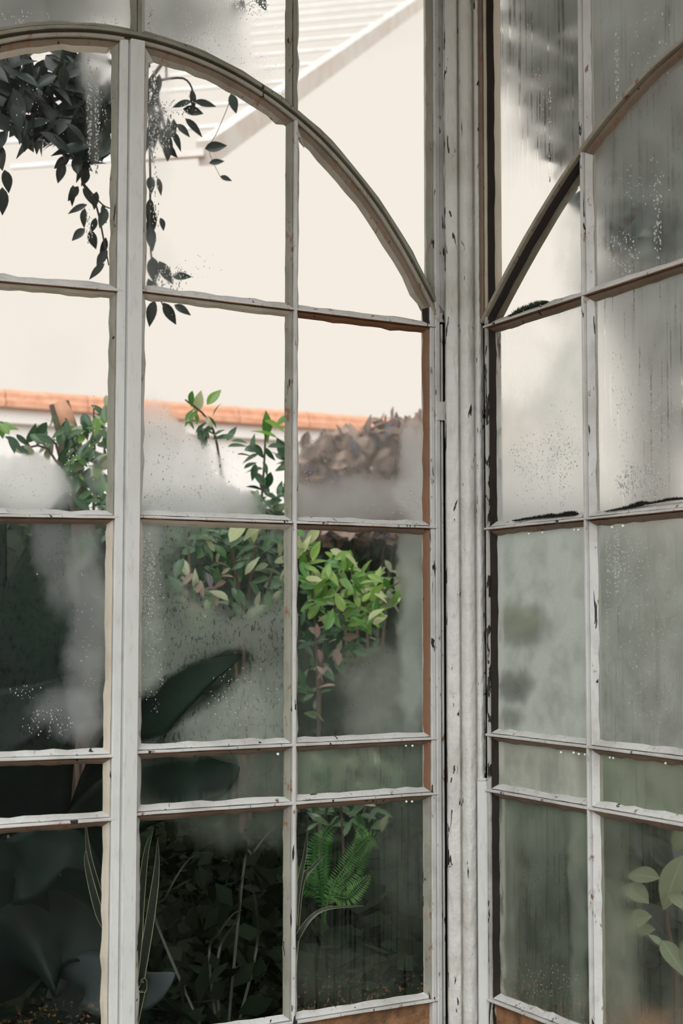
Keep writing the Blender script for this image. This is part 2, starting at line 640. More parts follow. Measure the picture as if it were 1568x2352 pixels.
M['floor'] = plain('dark_stone_floor', (0.14, 0.11, 0.085), 0.8, scale=6, col2=(0.07, 0.055, 0.045))
M['soil'] = plain('red_brown_soil', (0.30, 0.145, 0.07), 0.95, scale=9, col2=(0.12, 0.065, 0.035), bump=0.8)
bm = bmesh.new()
box(bm, (-6, -7, -0.1), (0.0, 0.0, 0.0))
tag(put('floor', bm, M['floor']), 'dark stone floor inside the glasshouse', 'floor', None, 'structure')
GZ = 0.40
bm = bmesh.new()
nx = 60
vs = {}
for i in range(nx + 1):
    for j in range(nx + 1):
        x, y = -9 + 24 * i / nx, -9 + 24 * j / nx
        h = GZ + 0.02 * noise.noise(Vector((x * 2, y * 2, 0)))
        vs[i, j] = bm.verts.new((x, y, h))
for i in range(nx):
    for j in range(nx):
        c = (vs[i, j].co + vs[i + 1, j + 1].co) / 2
        if c.x < 0.25 and c.y < 0.25:
            continue
        bm.faces.new((vs[i, j], vs[i + 1, j], vs[i + 1, j + 1], vs[i, j + 1]))
for v in [v for v in bm.verts if not v.link_faces]:
    bm.verts.remove(v)
GROUND = tag(put('ground', bm, M['soil'], smooth=True), 'red brown garden soil outside the windows', 'ground', None, 'structure')
for nm, wall, s1 in (('wall_left', WL, 2.2), ('wall_right', WR, 2.2)):
    root = empty(nm, (0, 0, 0), 'painted sill wall and head under the %s glazing' % nm[5:], 'wall', None, 'structure')
    for pn, z0, z1 in (('plinth', 0.0, ZBOT), ('head_rail', ZTOP, ZTOP + 0.12)):
        bm = bmesh.new()
        sweep(bm, wall, [(0.0, (z0 + z1) / 2), (s1, (z0 + z1) / 2)], [(-(z1 - z0) / 2, -0.01), ((z1 - z0) / 2, -0.01), ((z1 - z0) / 2, 0.09), (-(z1 - z0) / 2, 0.09)], jit=0)
        put(pn, bm, M['paint'], root)

bm = bmesh.new()  # out-of-view overhead strip, added to darken the upper frames
box(bm, (-3.4, -1.3, 3.36), (0.1, 0.1, 3.42))
box(bm, (-1.3, -3.4, 3.36), (0.1, -1.3, 3.42))
tag(put('shade_strip', bm, M['paint']), 'unseen overhead strip added to shade the upper window frames', 'shade_strip', None, 'structure')

# ------------------------------------------------------------------ corner post
HC = math.radians(56.38)
PC = Vector((CP.x + 3.36 * math.cos(HC), CP.y + 3.36 * math.sin(HC)))
EU = Vector((math.sin(HC), -math.cos(HC)))
EV = Vector((-math.cos(HC), -math.sin(HC)))
post = empty('corner_post', (PC.x, PC.y, 0), 'moulded white cast iron corner post with thick lumpy paint', 'post', None, 'structure')


def post_prof():
    pr = [(-0.046, -0.07), (-0.046, -0.012), (-0.0455, -0.003), (-0.043, 0.0)]
    for i in range(9):
        t = i / 8
        pr.append((-0.041 + 0.026 * t, 0.002 + 0.003 * math.sin(math.pi * t)))
    pr += [(-0.0140, -0.006), (-0.012, -0.008), (-0.0100, -0.004)]
    for i in range(11):
        t = i / 10
        pr.append((-0.009 + 0.030 * t, 0.0005 + 0.0115 * math.sin(math.pi * t) ** 0.8))
    pr += [(0.0220, -0.005), (0.024, -0.008), (0.0260, -0.005)]
    for i in range(7):
        t = i / 6
        pr.append((0.0265 + 0.0145 * t, 0.0005 + 0.0060 * math.sin(math.pi * t)))
    pr += [(0.042, -0.006), (0.045, -0.006), (0.046, -0.015), (0.046, -0.055)]
    return pr


def vert_extrude(bm, prof, z0, z1, step, lump=0.0, mi=0, mis=None):
    nz = max(1, int((z1 - z0) / step))
    rings = []
    for i in range(nz + 1):
        z = z0 + (z1 - z0) * i / nz
        ring = []
        for j, (u, v) in enumerate(prof):
            q = Vector((u * 70, v * 70 + 5, z * 24))
            lowz = 1.0 if z < 2.3 else 0.45
            k = (noise.noise(q) * 0.9 + noise.noise(q * 2.3) * 0.75 + noise.noise(q * 5) * 0.35) * lump * lowz
            c = PC + EU * (u + k * 0.2) + EV * (v + k)
            ring.append(bm.verts.new((c.x, c.y, z)))
        rings.append(ring)
    n = len(prof)
    for a, b in zip(rings[:-1], rings[1:]):
        for j in range(n):
            bm.faces.new((a[j], a[(j + 1) % n], b[(j + 1) % n], b[j])).material_index = mis[j] if mis else mi
    bm.faces.new(rings[0][::-1]); bm.faces.new(rings[-1])


bm = bmesh.new()
pp = post_prof()
mis = []
for j, (u, v) in enumerate(pp):
    u2, v2 = pp[(j + 1) % len(pp)]
    um, vm = (u + u2) / 2, (v + v2) / 2
    if um < -0.0425 or um > 0.0415: mis.append(2)
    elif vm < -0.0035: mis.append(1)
    else: mis.append(0)
vert_extrude(bm, pp, 0.0, 3.4, 0.007, 0.0023, mis=mis)
put('shaft', bm, [M['post'], M['post_grime'], M['post_flaky']], post, smooth=True)
# flat batten nailed on the right of the post, lower part
bm = bmesh.new()
zb_top = 1.103
prof = [(0.0245, -0.02), (0.0245, 0.0085), (0.026, 0.0105), (0.0485, 0.0105), (0.050, 0.0085), (0.050, -0.05)]
vert_extrude(bm, prof, 0.0, zb_top, 0.05, 0.0002)
put('cover_batten', bm, M['cover'], post)['label'] = 'smooth white batten on the lower right of the post'
bm = bmesh.new()
vert_extrude(bm, [(0.0245 + 0.0255 * (0.5 + 0.5 * math.cos(t)), 0.001 + 0.009 * math.sin(t)) for t in [math.pi * k / 10 for k in range(11)]], zb_top, zb_top + 0.007, 0.004, 0.001)
put('batten_cap', bm, M['putty'], post, smooth=True)

# upper fluted strips where the fixed lights meet the post
def strip_piece(name, wall, s0, s1, z0, z1, d0, d1, mat):
    return member(post, wall, s0, s1, z0, z1, d0, d1, mat, name)


strip_piece('rebate_strip', WL, 0.0505, 0.0560, 0.25, 2.185, 0.004, 0.04, M['paint_old'])
strip_piece('rebate_shade', WL, 0.03, 0.0605, 0.25, 2.26, 0.022, 0.05, M['dark'])  # near-black plate painted as the shade inside the gap
strip_piece('frame_strip', WL, 0.046, 0.0605, 2.19, 3.22, 0.002, 0.05, M['paint_old'])
strip_piece('frame_strip', WL, 0.0605, 0.0745, 2.20, 3.22, 0.0, 0.05, M['paint_old'])
strip_piece('frame_strip', WR, 0.075, 0.0915, 2.19, 3.22, -0.001, 0.05, M['putty_rust'])
strip_piece('frame_strip', WR, 0.0925, 0.1000, 2.20, 3.22, 0.004, 0.05, M['putty_tan'])
strip_piece('rebate_shade', WR, 0.05, 0.092, 0.25, 2.2, 0.026, 0.05, M['dark'])  # painted gap shade again, on the right wall side

# hinge between leaf and post
hz0, hz1 = 1.9094, 2.0039
hinge = empty('casement_hinge', WL.p(0.0505, hz0, -0.008), 'painted iron butt hinge between the window leaf and the post', 'hinge', None, 'structure')
bm = bmesh.new()
tube(bm, [WL.p(0.0475, hz0, -0.012), WL.p(0.0475, hz0 + 0.043, -0.012)], 0.0085, 12)
put('lower_knuckle', bm, M['cover'], hinge)
bm = bmesh.new()
tube(bm, [WL.p(0.0475, hz0 + 0.045, -0.012), WL.p(0.0475, hz1 - 0.006, -0.012)], 0.0085, 12)
put('upper_knuckle', bm, M['paint'], hinge)
bm = bmesh.new()
tube(bm, [WL.p(0.0475, hz1 - 0.006, -0.012), WL.p(0.0475, hz1, -0.012)], [0.006, 0.004], 10)
put('pin_head', bm, M['paint'], hinge)
bm = bmesh.new()
a, b = WL.p(0.072, hz0 + 0.042, -0.004), WL.p(0.048, hz1 - 0.008, 0.0005)
box(bm, [min(a[i], b[i]) for i in range(3)], [max(a[i], b[i]) for i in range(3)])
put('leaf_plate', bm, M['paint'], hinge)

# ------------------------------------------------------------------ window leaves, left wall
winA = empty('window_1', WL.p(1.2, ZBOT, 0), 'left casement leaf of the arched window with hanging foliage behind', 'window', None, 'structure')
winB = empty('window_2', WL.p(0.45, ZBOT, 0), 'middle casement leaf of the arched window beside the hinged post', 'window', None, 'structure')
winU = empty('window_3', WL.p(0.6, ZTOP, 0), 'fixed panes above the arch on the left wall', 'window', None, 'structure')
winR = empty('window_4', WR.p(0.5, ZBOT, 0), 'foggy casement leaf under the arch on the right wall', 'window', None, 'structure')
winV = empty('window_5', WR.p(0.5, ZTOP, 0), 'fixed streaky panes above the right arch', 'window', None, 'structure')

# mullion: smooth cover strip over the meeting stiles
mull = empty('trim_1', WL.p(0.84, ZBOT, 0), 'smooth white cover strip on the meeting stiles of the arched window', 'trim', None, 'structure')
member(mull, WL, 0.8210, 0.8525, ZBOT, 2.728, -0.010, 0.004, M['cover'], 'cover_strip', jit=0.0004)
member(mull, WL, 0.8155, 0.8540, ZBOT, 2.722, 0.004, 0.045, M['cover'], 'strip_backing', jit=0.0003)

HWN = 0.0034
# leaf A
aR = 0.8735
member(winA, WL, 0.8548, aR, ZBOT, 2.727, 0.0, 0.045, M['paint'], 'stile')
tbar(winA, WL, [(1.235, ZBOT), (1.235, archL(0)(1.235))])
member(winA, WL, 1.600, 1.625, ZBOT, 2.25, 0.0, 0.045, M['paint'], 'stile')
for k in (1, 2, 3, 4, 5):
    f = line(ZA, k)
    tbar(winA, WL, [(aR - 0.012, f(aR)), (1.612, f(1.612))], nib=0.0034, jit=0.001, low=True)
tbar(winA, WL, arch_polar(-0.03, -1.2), nib=0.0046, flange=0.004, fl_in=0.004, fd=0.05, name='arch_rail', mat=M['taupe'])
# leaf B
bL, bR = 0.8155, 0.0870
tbar(winB, WL, [(0.4487, ZBOT), (0.4487, archL(0)(0.4487))], nib=0.0042)
member(winB, WL, 0.0618, 0.0745, ZBOT, 2.215, 0.0, 0.045, M['paint_old'], 'stile')
member(winB, WL, 0.0752, 0.0870, ZBOT, 2.225, 0.003, 0.045, M['paint_old'], 'stile_bead')
for k in (1, 2, 3, 4, 5):
    f = line(ZB, k)
    tbar(winB, WL, [(0.068, f(0.07)), (0.818, f(0.818))], nib=0.0032, jit=0.001, low=True)
tbar(winB, WL, arch_polar(0.02, 1.195), nib=0.0046, flange=0.004, fl_in=0.004, fd=0.05, name='arch_rail', mat=M['taupe'])
# fixed frame round the arch and upper bars
tbar(winU, WL, arch_polar(-1.2, 1.19, 0.017), nib=0.0040, flange=0.0125, fl_in=0.004, fd=0.05, name='arch_frame', mat=M['putty_olive'])
for s in (0.829, 0.4505, 1.235):
    tbar(winU, WL, [(s, archL(0.019)(s)), (s, ZTOP)], nib=0.0038, mat=M['putty_olive'])
# right wall
tbar(winR, WR, [(0.4640, ZBOT), (0.4640, archR(0)(0.464))], nib=0.0034)
member(winR, WR, 0.0930, 0.1015, ZBOT, 2.19, 0.002, 0.045, M['post_flaky'], 'stile')
member(winR, WR, 0.828, 0.862, ZBOT, 2.62, -0.006, 0.045, M['cover'], 'stile')
for k in (1, 2, 3, 4, 5):
    f = line(ZR, k)
    tbar(winR, WR, [(0.0915, f(0.0915)), (0.845, f(0.845))], nib=0.0030, jit=0.001, d0=-0.001, low=True)
tbar(winR, WR, arch_path(archR(0), 0.083, 0.86), nib=0.0050, flange=0.013, fd=0.045, name='arch_rail', mat=M['taupe'], d0=-0.002)
tbar(winV, WR, [(0.4620, archR(0)(0.462)), (0.4620, ZTOP)], nib=0.0034)
member(winV, WR, 0.835, 0.855, 2.6, ZTOP, 0.0, 0.045, M['paint_old'], 'stile')

off = lambda f, d: (lambda s: f(s) + d)
# ---- panes: (name, low s, high s) per column, rows by bar tables
sA = {'O': 'putty_tan', 'T': 'putty_rust', 'B': 'putty', 'H': 'putty'}
PA = {}
z = lambda t, k, d=0.0: off(line(t, k), d)
n_ = HWN


def leaf_rows(win, wall, tab, s0, s1, arch, specs, key):
    rows = [('top', z(tab, 1, n_), arch), ('12', z(tab, 2, n_), z(tab, 1, -n_)), ('23', z(tab, 3, n_), z(tab, 2, -n_)),
            ('34', z(tab, 4, n_), z(tab, 3, -n_)), ('45', z(tab, 5, n_), z(tab, 4, -n_))]
    for r, lo, hi in rows:
        sp = dict(specs[r])
        PA[key + r] = pane(win, wall, s0, s1, lo, hi, sp.pop('fog'), sp.pop('sides'), sp.pop('zones', ()), **sp)
    # solid gritty panel under the lowest bar
    bm = bmesh.new()
    a, b = line(tab, 5)(s0), line(tab, 5)(s1)
    vs = [wall.p(s0, ZBOT, .018), wall.p(s1, ZBOT, .018), wall.p(s1, b - n_, .018), wall.p(s0, a - n_, .018)]
    vb = [v + wall.p(0, 0, .008) for v in vs]
    fv = [bm.verts.new(v) for v in vs]; bv = [bm.verts.new(v) for v in vb]
    bm.faces.new(fv); bm.faces.new(bv[::-1])
    for i in range(4):
        bm.faces.new((fv[i], bv[i], bv[(i + 1) % 4], fv[(i + 1) % 4]))
    put('kick_panel', bm, M['kick'], win)['label'] = 'gritty brown panel under the lowest bar'


S = lambda o='putty', h='putty', t='putty_rust', b='putty': {'O': o, 'H': h, 'T': t, 'B': b}
GRN = (0.70, 0.82, 0.70)
leaf_rows(winA, WL, ZA, aR, 1.2316, archL(-0.005), {
    'top': dict(tmul=1.9, fog=0.02, sides=S('putty_olive', t=('putty_rust', 'putty_tan')), zones=[(225, 150, 35, 60, .5), (212, 240, 16, 130, .25)], blur=0.3),
    '12': dict(fog=0.03, sides=S('putty_olive', t='putty_tan'), zones=[(50, 1118, 95, 58, .85), (225, 1090, 20, 50, .2), (130, 830, 60, 60, .08)]),
    '23': dict(fog=0.04, sides=S('putty_tan'), zones=[(200, 1440, 40, 220, .45), (160, 1640, 70, 50, .35), (130, 1270, 40, 110, .3)], speck=.05),
    '34': dict(fog=0.012, sides=S('putty_tan')),
    '45': dict(fog=0.012, sides=S('putty_tan'), dirt=.9)}, 'A')
leaf_rows(winA, WL, ZA, 1.2384, 1.600, archL(-0.005), {
    'top': dict(fog=0.03, sides=S()), '12': dict(fog=0.3, sides=S()), '23': dict(fog=0.3, sides=S()),
    '34': dict(fog=0.1, sides=S()), '45': dict(fog=0.1, sides=S())}, 'Z')
leaf_rows(winB, WL, ZB, 0.4487 + .0044, bL, archL(-0.005), {
    'top': dict(tmul=1.9, fog=0.01, sides=S('putty_olive', 'paint_old', ('putty_rust', 'taupe'), 'putty'), zones=[(365, 260, 30, 150, .22), (360, 620, 40, 80, .2)], blur=0.25),
    '12': dict(fog=0.0, sides=S('putty_olive', 'paint_old', 'putty_tan'), zones=[(385, 1110, 110, 105, .9), (350, 1005, 45, 75, .55), (490, 1165, 95, 40, .6)], speck=.12),
    '23': dict(fog=0.42, sides=S('putty_olive', 'paint_old', 'putty_tan'), zones=[(340, 1420, 30, 260, .3), (560, 1630, 160, 80, .3), (540, 1300, 120, 90, -.38), (425, 1595, 140, 46, -.75, 29), (345, 1675, 60, 60, -.35), (525, 1522, 40, 18, -.4, 25)], speck=.25, tint=(.80, .92, .84), wob_amt=.35),
    '34': dict(fog=0.32, sides=S('putty_olive', 'paint_old'), zones=[(400, 1790, 95, 60, -.3), (505, 1775, 45, 38, -.28)], tint=GRN, streak=.08, wob_amt=.3),
    '45': dict(fog=0.004, sides=S('putty_olive', 'paint_old'), zones=[(560, 1890, 130, 50, .2)], tint=GRN, streak=.04)}, 'B1')
leaf_rows(winB, WL, ZB, bR, 0.4487 - .0044, archL(-0.005), {
    'top': dict(tmul=1.9, fog=0.0, sides=S('putty_black', 'paint_old', ('putty_rust', 'taupe'), 'putty')),
    '12': dict(fog=0.0, sides=S('putty_brown', 'putty', 'putty_brown'), zones=[(830, 1160, 190, 50, .5), (955, 1090, 35, 110, .6), (830, 1070, 190, 90, .19)], speck=.05),
    '23': dict(fog=0.12, sides=S('putty_brown', 'putty', 'putty_rust'), zones=[(952, 1400, 32, 260, .6), (890, 1600, 90, 100, .42), (780, 1350, 110, 110, -.15)], speck=.06, tint=(.76, .86, .80)),
    '34': dict(fog=0.38, sides=S('putty_brown', 'putty', 'putty_rust'), tint=GRN, streak=.1),
    '45': dict(fog=0.06, sides=S('putty_olive', 'putty', 'putty_rust'), zones=[(930, 1950, 60, 160, .18), (760, 2240, 120, 60, .1)], tint=GRN, streak=.08, dirt=.5)}, 'B2')
up = lambda s: ZTOP
for key, s0, s1, sp in (
        ('U0', 0.829 + .004, 1.231, dict(fog=0.62, sides=S('putty_olive', b='putty_olive'), opac=.5)),
        ('U1', 0.4505 + .004, 0.825, dict(fog=0.02, sides=S('putty_olive', b='putty_olive'), zones=[(420, 70, 120, 130, .75), (560, 190, 60, 60, .2)], drops=.3)),
        ('U2', 0.0745, 0.4465, dict(fog=0.0, sides=S('putty_olive', b='putty_olive'), zones=[(860, 60, 130, 60, .08)]))):
    sp = dict(sp)
    PA[key] = pane(winU, WL, s0, s1, archL(0.022), up, sp.pop('fog'), sp.pop('sides'), sp.pop('zones', ()), **sp)
RS = S('putty_black', 'putty', 'putty_rust', 'putty')
RS2 = S('putty', 'putty', 'putty_rust', 'putty')
leaf_rows(winR, WR, ZR, 0.1015, 0.4640 - .0036, archR(-0.0055), {
    'top': dict(fog=0.0, sides=S('putty_black', t='putty_black'), zones=[(1320, 590, 45, 110, .35)]),
    '12': dict(fog=0.66, opac=.85, sides=RS, zones=[(1185, 800, 75, 110, -.5), (1290, 740, 60, 40, -.25)], speck=.06),
    '23': dict(fog=0.93, sides=RS, zones=[(1190, 1430, 55, 45, -.5), (1180, 1575, 40, 32, -.5), (1165, 1655, 32, 26, -.4)], tint=(.84, .94, .90), opac=.85),
    '34': dict(fog=0.80, sides=RS, tint=(.92, 1.0, .90), streak=.06, opac=.8),
    '45': dict(fog=0.33, sides=RS, zones=[(1165, 2080, 22, 300, .25), (1330, 2080, 18, 300, .35), (1240, 1890, 110, 60, .2)], tint=(.58, .70, .58), streak=.1, dirt=.8)}, 'R1')
leaf_rows(winR, WR, ZR, 0.4640 + .0036, 0.828, archR(-0.0055), {
    'top': dict(fog=0.55, sides=RS2, zones=[(1470, 530, 90, 60, -.25)], streak=.15, opac=.4, blur=.3),
    '12': dict(fog=0.66, sides=RS2, streak=.3, speck=.12, blur=.34, opac=.55),
    '23': dict(fog=0.80, sides=RS2, streak=.15, speck=.18, tint=(.78, .87, .83)),
    '34': dict(fog=0.62, sides=RS2, tint=(.72, .86, .68), streak=.1),
    '45': dict(fog=0.42, sides=RS2, zones=[(1515, 2090, 75, 220, -.26), (1420, 2200, 50, 150, .2)], tint=(.62, .70, .58), streak=.1, dirt=.8)}, 'R2')
for key, s0, s1, sp in (
        ('V1', 0.1000, 0.4586, dict(fog=0.45, sides=S('putty_black', 'putty', b='putty_olive'), zones=[(1180, 560, 70, 120, -.45), (1240, 420, 60, 70, -.2)], streak=.2, opac=.30, blur=.26)),
        ('V2', 0.4654, 0.835, dict(fog=0.62, sides=RS2, streak=.2, opac=.42, blur=.34))):
    sp = dict(sp)
    PA[key] = pane(winV, WR, s0, s1, archR(0.0055), up, sp.pop('fog'), sp.pop('sides'), sp.pop('zones', ()), **sp)

# the next leaf of the right wall, past the edge of the photograph
winW = empty('window_6', WR.p(1.2, ZBOT, 0), 'second casement leaf of the right wall beyond the meeting stile', 'window', None, 'structure')
mirR = lambda o: (lambda s: archR(o)(1.69 - s))
tbar(winW, WR, [(1.226, ZBOT), (1.226, mirR(0)(1.226))], nib=0.0034)
member(winW, WR, 1.590, 1.615, ZBOT, 2.2, 0.0, 0.045, M['paint_old'], 'stile')
for k in (1, 2, 3, 4, 5):
    f = line(ZR, k)
    tbar(winW, WR, [(0.862, f(0.862)), (1.60, f(1.60))], nib=0.0030, jit=0.001, d0=-0.001, low=True)
tbar(winW, WR, arch_path(mirR(0), 0.846, 1.61), nib=0.0050, flange=0.013, fd=0.045, name='arch_rail', mat=M['taupe'], d0=-0.002)
SPW = {'top': dict(fog=0.5, sides=RS2, opac=.4, blur=.3), '12': dict(fog=0.7, sides=RS2, streak=.2), '23': dict(fog=0.8, sides=RS2, tint=(.78, .87, .83)),
       '34': dict(fog=0.6, sides=RS2, tint=(.72, .86, .68)), '45': dict(fog=0.4, sides=RS2, tint=(.62, .70, .58), dirt=.8)}
leaf_rows(winW, WR, ZR, 0.862, 1.2224, mirR(-0.0055), SPW, 'W1')
leaf_rows(winW, WR, ZR, 1.2296, 1.590, mirR(-0.0055), SPW, 'W2')

#OUTDOORS
# ------------------------------------------------------------------ outdoors: plants
def leaf_mesh(name, width=0.5, fold=0.25, droop=0.25, tip=1.0, mat=None, n=6, wave=0.0):
    """unit-length leaf along +Y, upper side +Z"""
    me = bpy.data.meshes.new(name)
    vs, fs, uvs = [], [], []
    for i in range(n + 1):
        t = i / n
        w = width * 0.5 * (math.sin(math.pi * t ** 0.85) ** 0.9) * (1 - 0.15 * t) if 0 < t < 1 else 0.008
        zc = -droop * t * t
        wv = wave * math.sin(t * 9)
        for k, x in ((0, -1), (1, 0), (2, 1)):
            vs.append((x * w, t, zc + abs(x) * w * fold + (wv if x else 0)))
            uvs.append((k / 2, t))
    for i in range(n):
        for k in (0, 1):
            a = i * 3 + k
            fs.append((a, a + 1, a + 4, a + 3))
    me.from_pydata(vs, [], fs)
    ul = me.uv_layers.new(name='UVMap')
    for lp in me.loops:
        ul.data[lp.index].uv = uvs[lp.vertex_index]
    for p in me.polygons:
        p.use_smooth = True
    me.materials.append(mat)
    return me


def place(me, root, name, pos, direction, size, up=None, roll=0.0, base=None):
    """one leaf object, parented to its plant"""
    d = Vector(direction).normalized()
    u = Vector(up or (0, 0, 1))
    x = d.cross(u)
    if x.length < 1e-3: x = d.orthogonal()
    x.normalize()
    zz = x.cross(d)
    mt = Matrix((x, d, zz)).transposed()
    mt = Matrix.Rotation(roll, 3, d) @ mt
    o = bpy.data.objects.new(name, me)
    COL.objects.link(o)
    o.parent = root
    m4 = mt.to_4x4() @ Matrix.Diagonal((size, size, size, 1))
    m4.translation = Vector(pos) - abs_loc(root)
    o.matrix_basis = m4
    return o


def inpoly(x, y, poly):
    c = False
    j = len(poly) - 1
    for i in range(len(poly)):
        (xi, yi), (xj, yj) = poly[i], poly[j]
        if (yi > y) != (yj > y) and x < (xj - xi) * (y - yi) / (yj - yi) + xi:
            c = not c
        j = i
    return c


def polypts(poly, n, rr):
    xs = [p[0] for p in poly]; ys = [p[1] for p in poly]
    out = []
    while len(out) < n:
        x, y = rr.uniform(min(xs), max(xs)), rr.uniform(min(ys), max(ys))
        if inpoly(x, y, poly):
            out.append((x, y))
    return out


TOCAM = lambda p: (CP - Vector(p)).normalized()
LM = {
    'dark': leafmat('dark_leaf', (0.018, 0.024, 0.020), (0.034, 0.046, 0.040), None, 0.10, 0.3, 0.3),
    'shrub': leafmat('deep_green_leaf', (0.025, 0.10, 0.045), (0.10, 0.22, 0.09), (0.40, 0.45, 0.28), 0.22, 0.3, 0.8),
    'lime': leafmat('lime_green_leaf', (0.08, 0.28, 0.05), (0.32, 0.52, 0.10), (0.58, 0.64, 0.36), 0.3, 0.3, 0.8),
    'brown': leafmat('dry_brown_leaf', (0.26, 0.19, 0.17), (0.52, 0.39, 0.32), (0.17, 0.16, 0.19), 0.2, 0.7),
    'hedge': leafmat('hedge_leaf', (0.035, 0.085, 0.04), (0.075, 0.15, 0.065), None, 0.2, 0.5),
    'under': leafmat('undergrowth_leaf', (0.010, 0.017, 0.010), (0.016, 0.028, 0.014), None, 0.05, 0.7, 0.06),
    'pale': leafmat('pale_leaf', (0.20, 0.25, 0.15), (0.32, 0.36, 0.24), None, 0.25, 0.4),
    'olive': leafmat('olive_leaf', (0.16, 0.20, 0.05), (0.24, 0.24, 0.08), None, 0.25, 0.4),
    'treeR': leafmat('grey_green_leaf', (0.035, 0.045, 0.035), (0.075, 0.09, 0.065), None, 0.2, 0.4),
}
M['bark'] = plain('bark', (0.13, 0.10, 0.075), 0.9, scale=20, bump=0.8)
M['twig'] = plain('dark_twig', (0.05, 0.042, 0.035), 0.9, scale=30)
ME = {}
for k in LM:
    ME[k] = [leaf_mesh(k + '_leaf_a', 0.46, 0.3, 0.18, mat=LM[k]), leaf_mesh(k + '_leaf_b', 0.36, 0.15, 0.35, mat=LM[k]),
             leaf_mesh(k + '_leaf_c', 0.52, 0.45, 0.08, mat=LM[k])]


def twig(root, pts, r0, r1, name='twig', mat='twig', n=5):
    pts = spline(pts, 5)
    bm = bmesh.new()
    tube(bm, pts, [r0 + (r1 - r0) * i / (len(pts) - 1) for i in range(len(pts))], n)
    return put(name, bm, M[mat], root)


def leaves_in(root, kind, poly, count, Y, depth, lpx, rr, plane=PY, upbias=0.3, ang=None):
    """scatter leaves where the photograph shows a leafy patch"""
    for (x, y) in polypts(poly, count, rr):
        pos = plane(x, y, Y + rr.uniform(-depth, depth))
        dist = (pos - CP).length
        size = lpx * rr.uniform(0.7, 1.25) * dist / F
        a = rr.uniform(0, 6.283) if ang is None else math.radians(rr.gauss(*ang))
        d = rgt * math.cos(a) + upv * math.sin(a) + fwd * rr.uniform(-0.5, 0.5)
        nrm = (TOCAM(pos) * rr.uniform(0.3, 1) + Vector((rr.uniform(-.5, .5), rr.uniform(-.5, .5), upbias + rr.uniform(0, .7))))
        place(rr.choice(ME[kind]), root, 'leaf', pos - d.normalized() * size * 0.5, d, size, nrm)


# ---- tree with the dark hanging branch, upper left
rr = random.Random(3)
TY = 1.0
tb = PY(-260, 1400, 1.5); tb.z = GZ
tree = empty('broadleaf_tree', tb, 'dark leafed tree hanging its branches behind the left leaf of the arched window', 'tree')
bm = bmesh.new()
top = PY(-200, -250, 1.3)
tube(bm, spline([tb, (tb.x + .05, tb.y - .05, 1.6), (tb.x + .1, tb.y - .1, 2.6), top], 6), [0.075 - 0.002 * i for i in range(19)], 10)
put('trunk', bm, M['bark'], tree)
twig(tree, [PY(-180, 0, 1.3), PY(-40, 160, 1.1), PY(60, 240, TY), PY(130, 275, TY), PY(240, 330, TY)], 0.02, 0.006, 'branch')
twig(tree, [PY(-180, 0, 1.3), PY(60, 60, 1.05), PY(220, 130, TY), PY(340, 190, TY), PY(380, 300, TY)], 0.016, 0.004, 'branch')
twig(tree, [PY(130, 275, TY), PY(185, 370, TY), PY(190, 420, TY), PY(220, 470, TY), PY(240, 560, TY), PY(250, 610, TY)], 0.005, 0.002)
twig(tree, [PY(190, 420, TY), PY(235, 470, TY), PY(262, 480, TY)], 0.003, 0.0015)
twig(tree, [PY(340, 190, TY), PY(345, 400, TY), PY(345, 560, TY), PY(360, 660, TY), PY(380, 715, TY)], 0.004, 0.002)
twig(tree, [PY(340, 190, TY), PY(420, 180, TY), PY(445, 220, TY), PY(440, 260, TY)], 0.004, 0.002)
twig(tree, [PY(340, 190, TY), PY(440, 60, TY), PY(520, -10, TY), PY(600, -40, TY)], 0.006, 0.003)
twig(tree, [PY(440, 60, TY), PY(505, 110, TY), PY(525, 160, TY), PY(530, 220, TY), PY(500, 300, TY), PY(480, 345, TY), PY(505, 405, TY)], 0.0016, 0.0008)
clA = [(-30, 140), (60, 120), (180, 135), (262, 200), (262, 340), (232, 370), (200, 395), (150, 345), (100, 330), (70, 320), (-20, 290)]
leaves_in(tree, 'dark', clA, 215, TY, 0.10, 74, rr, ang=(-80, 70))
leaves_in(tree, 'dark', [(335, 200), (375, 190), (400, 270), (395, 345), (360, 355), (335, 340)], 26, TY, .05, 52, rr, ang=(-95, 25))
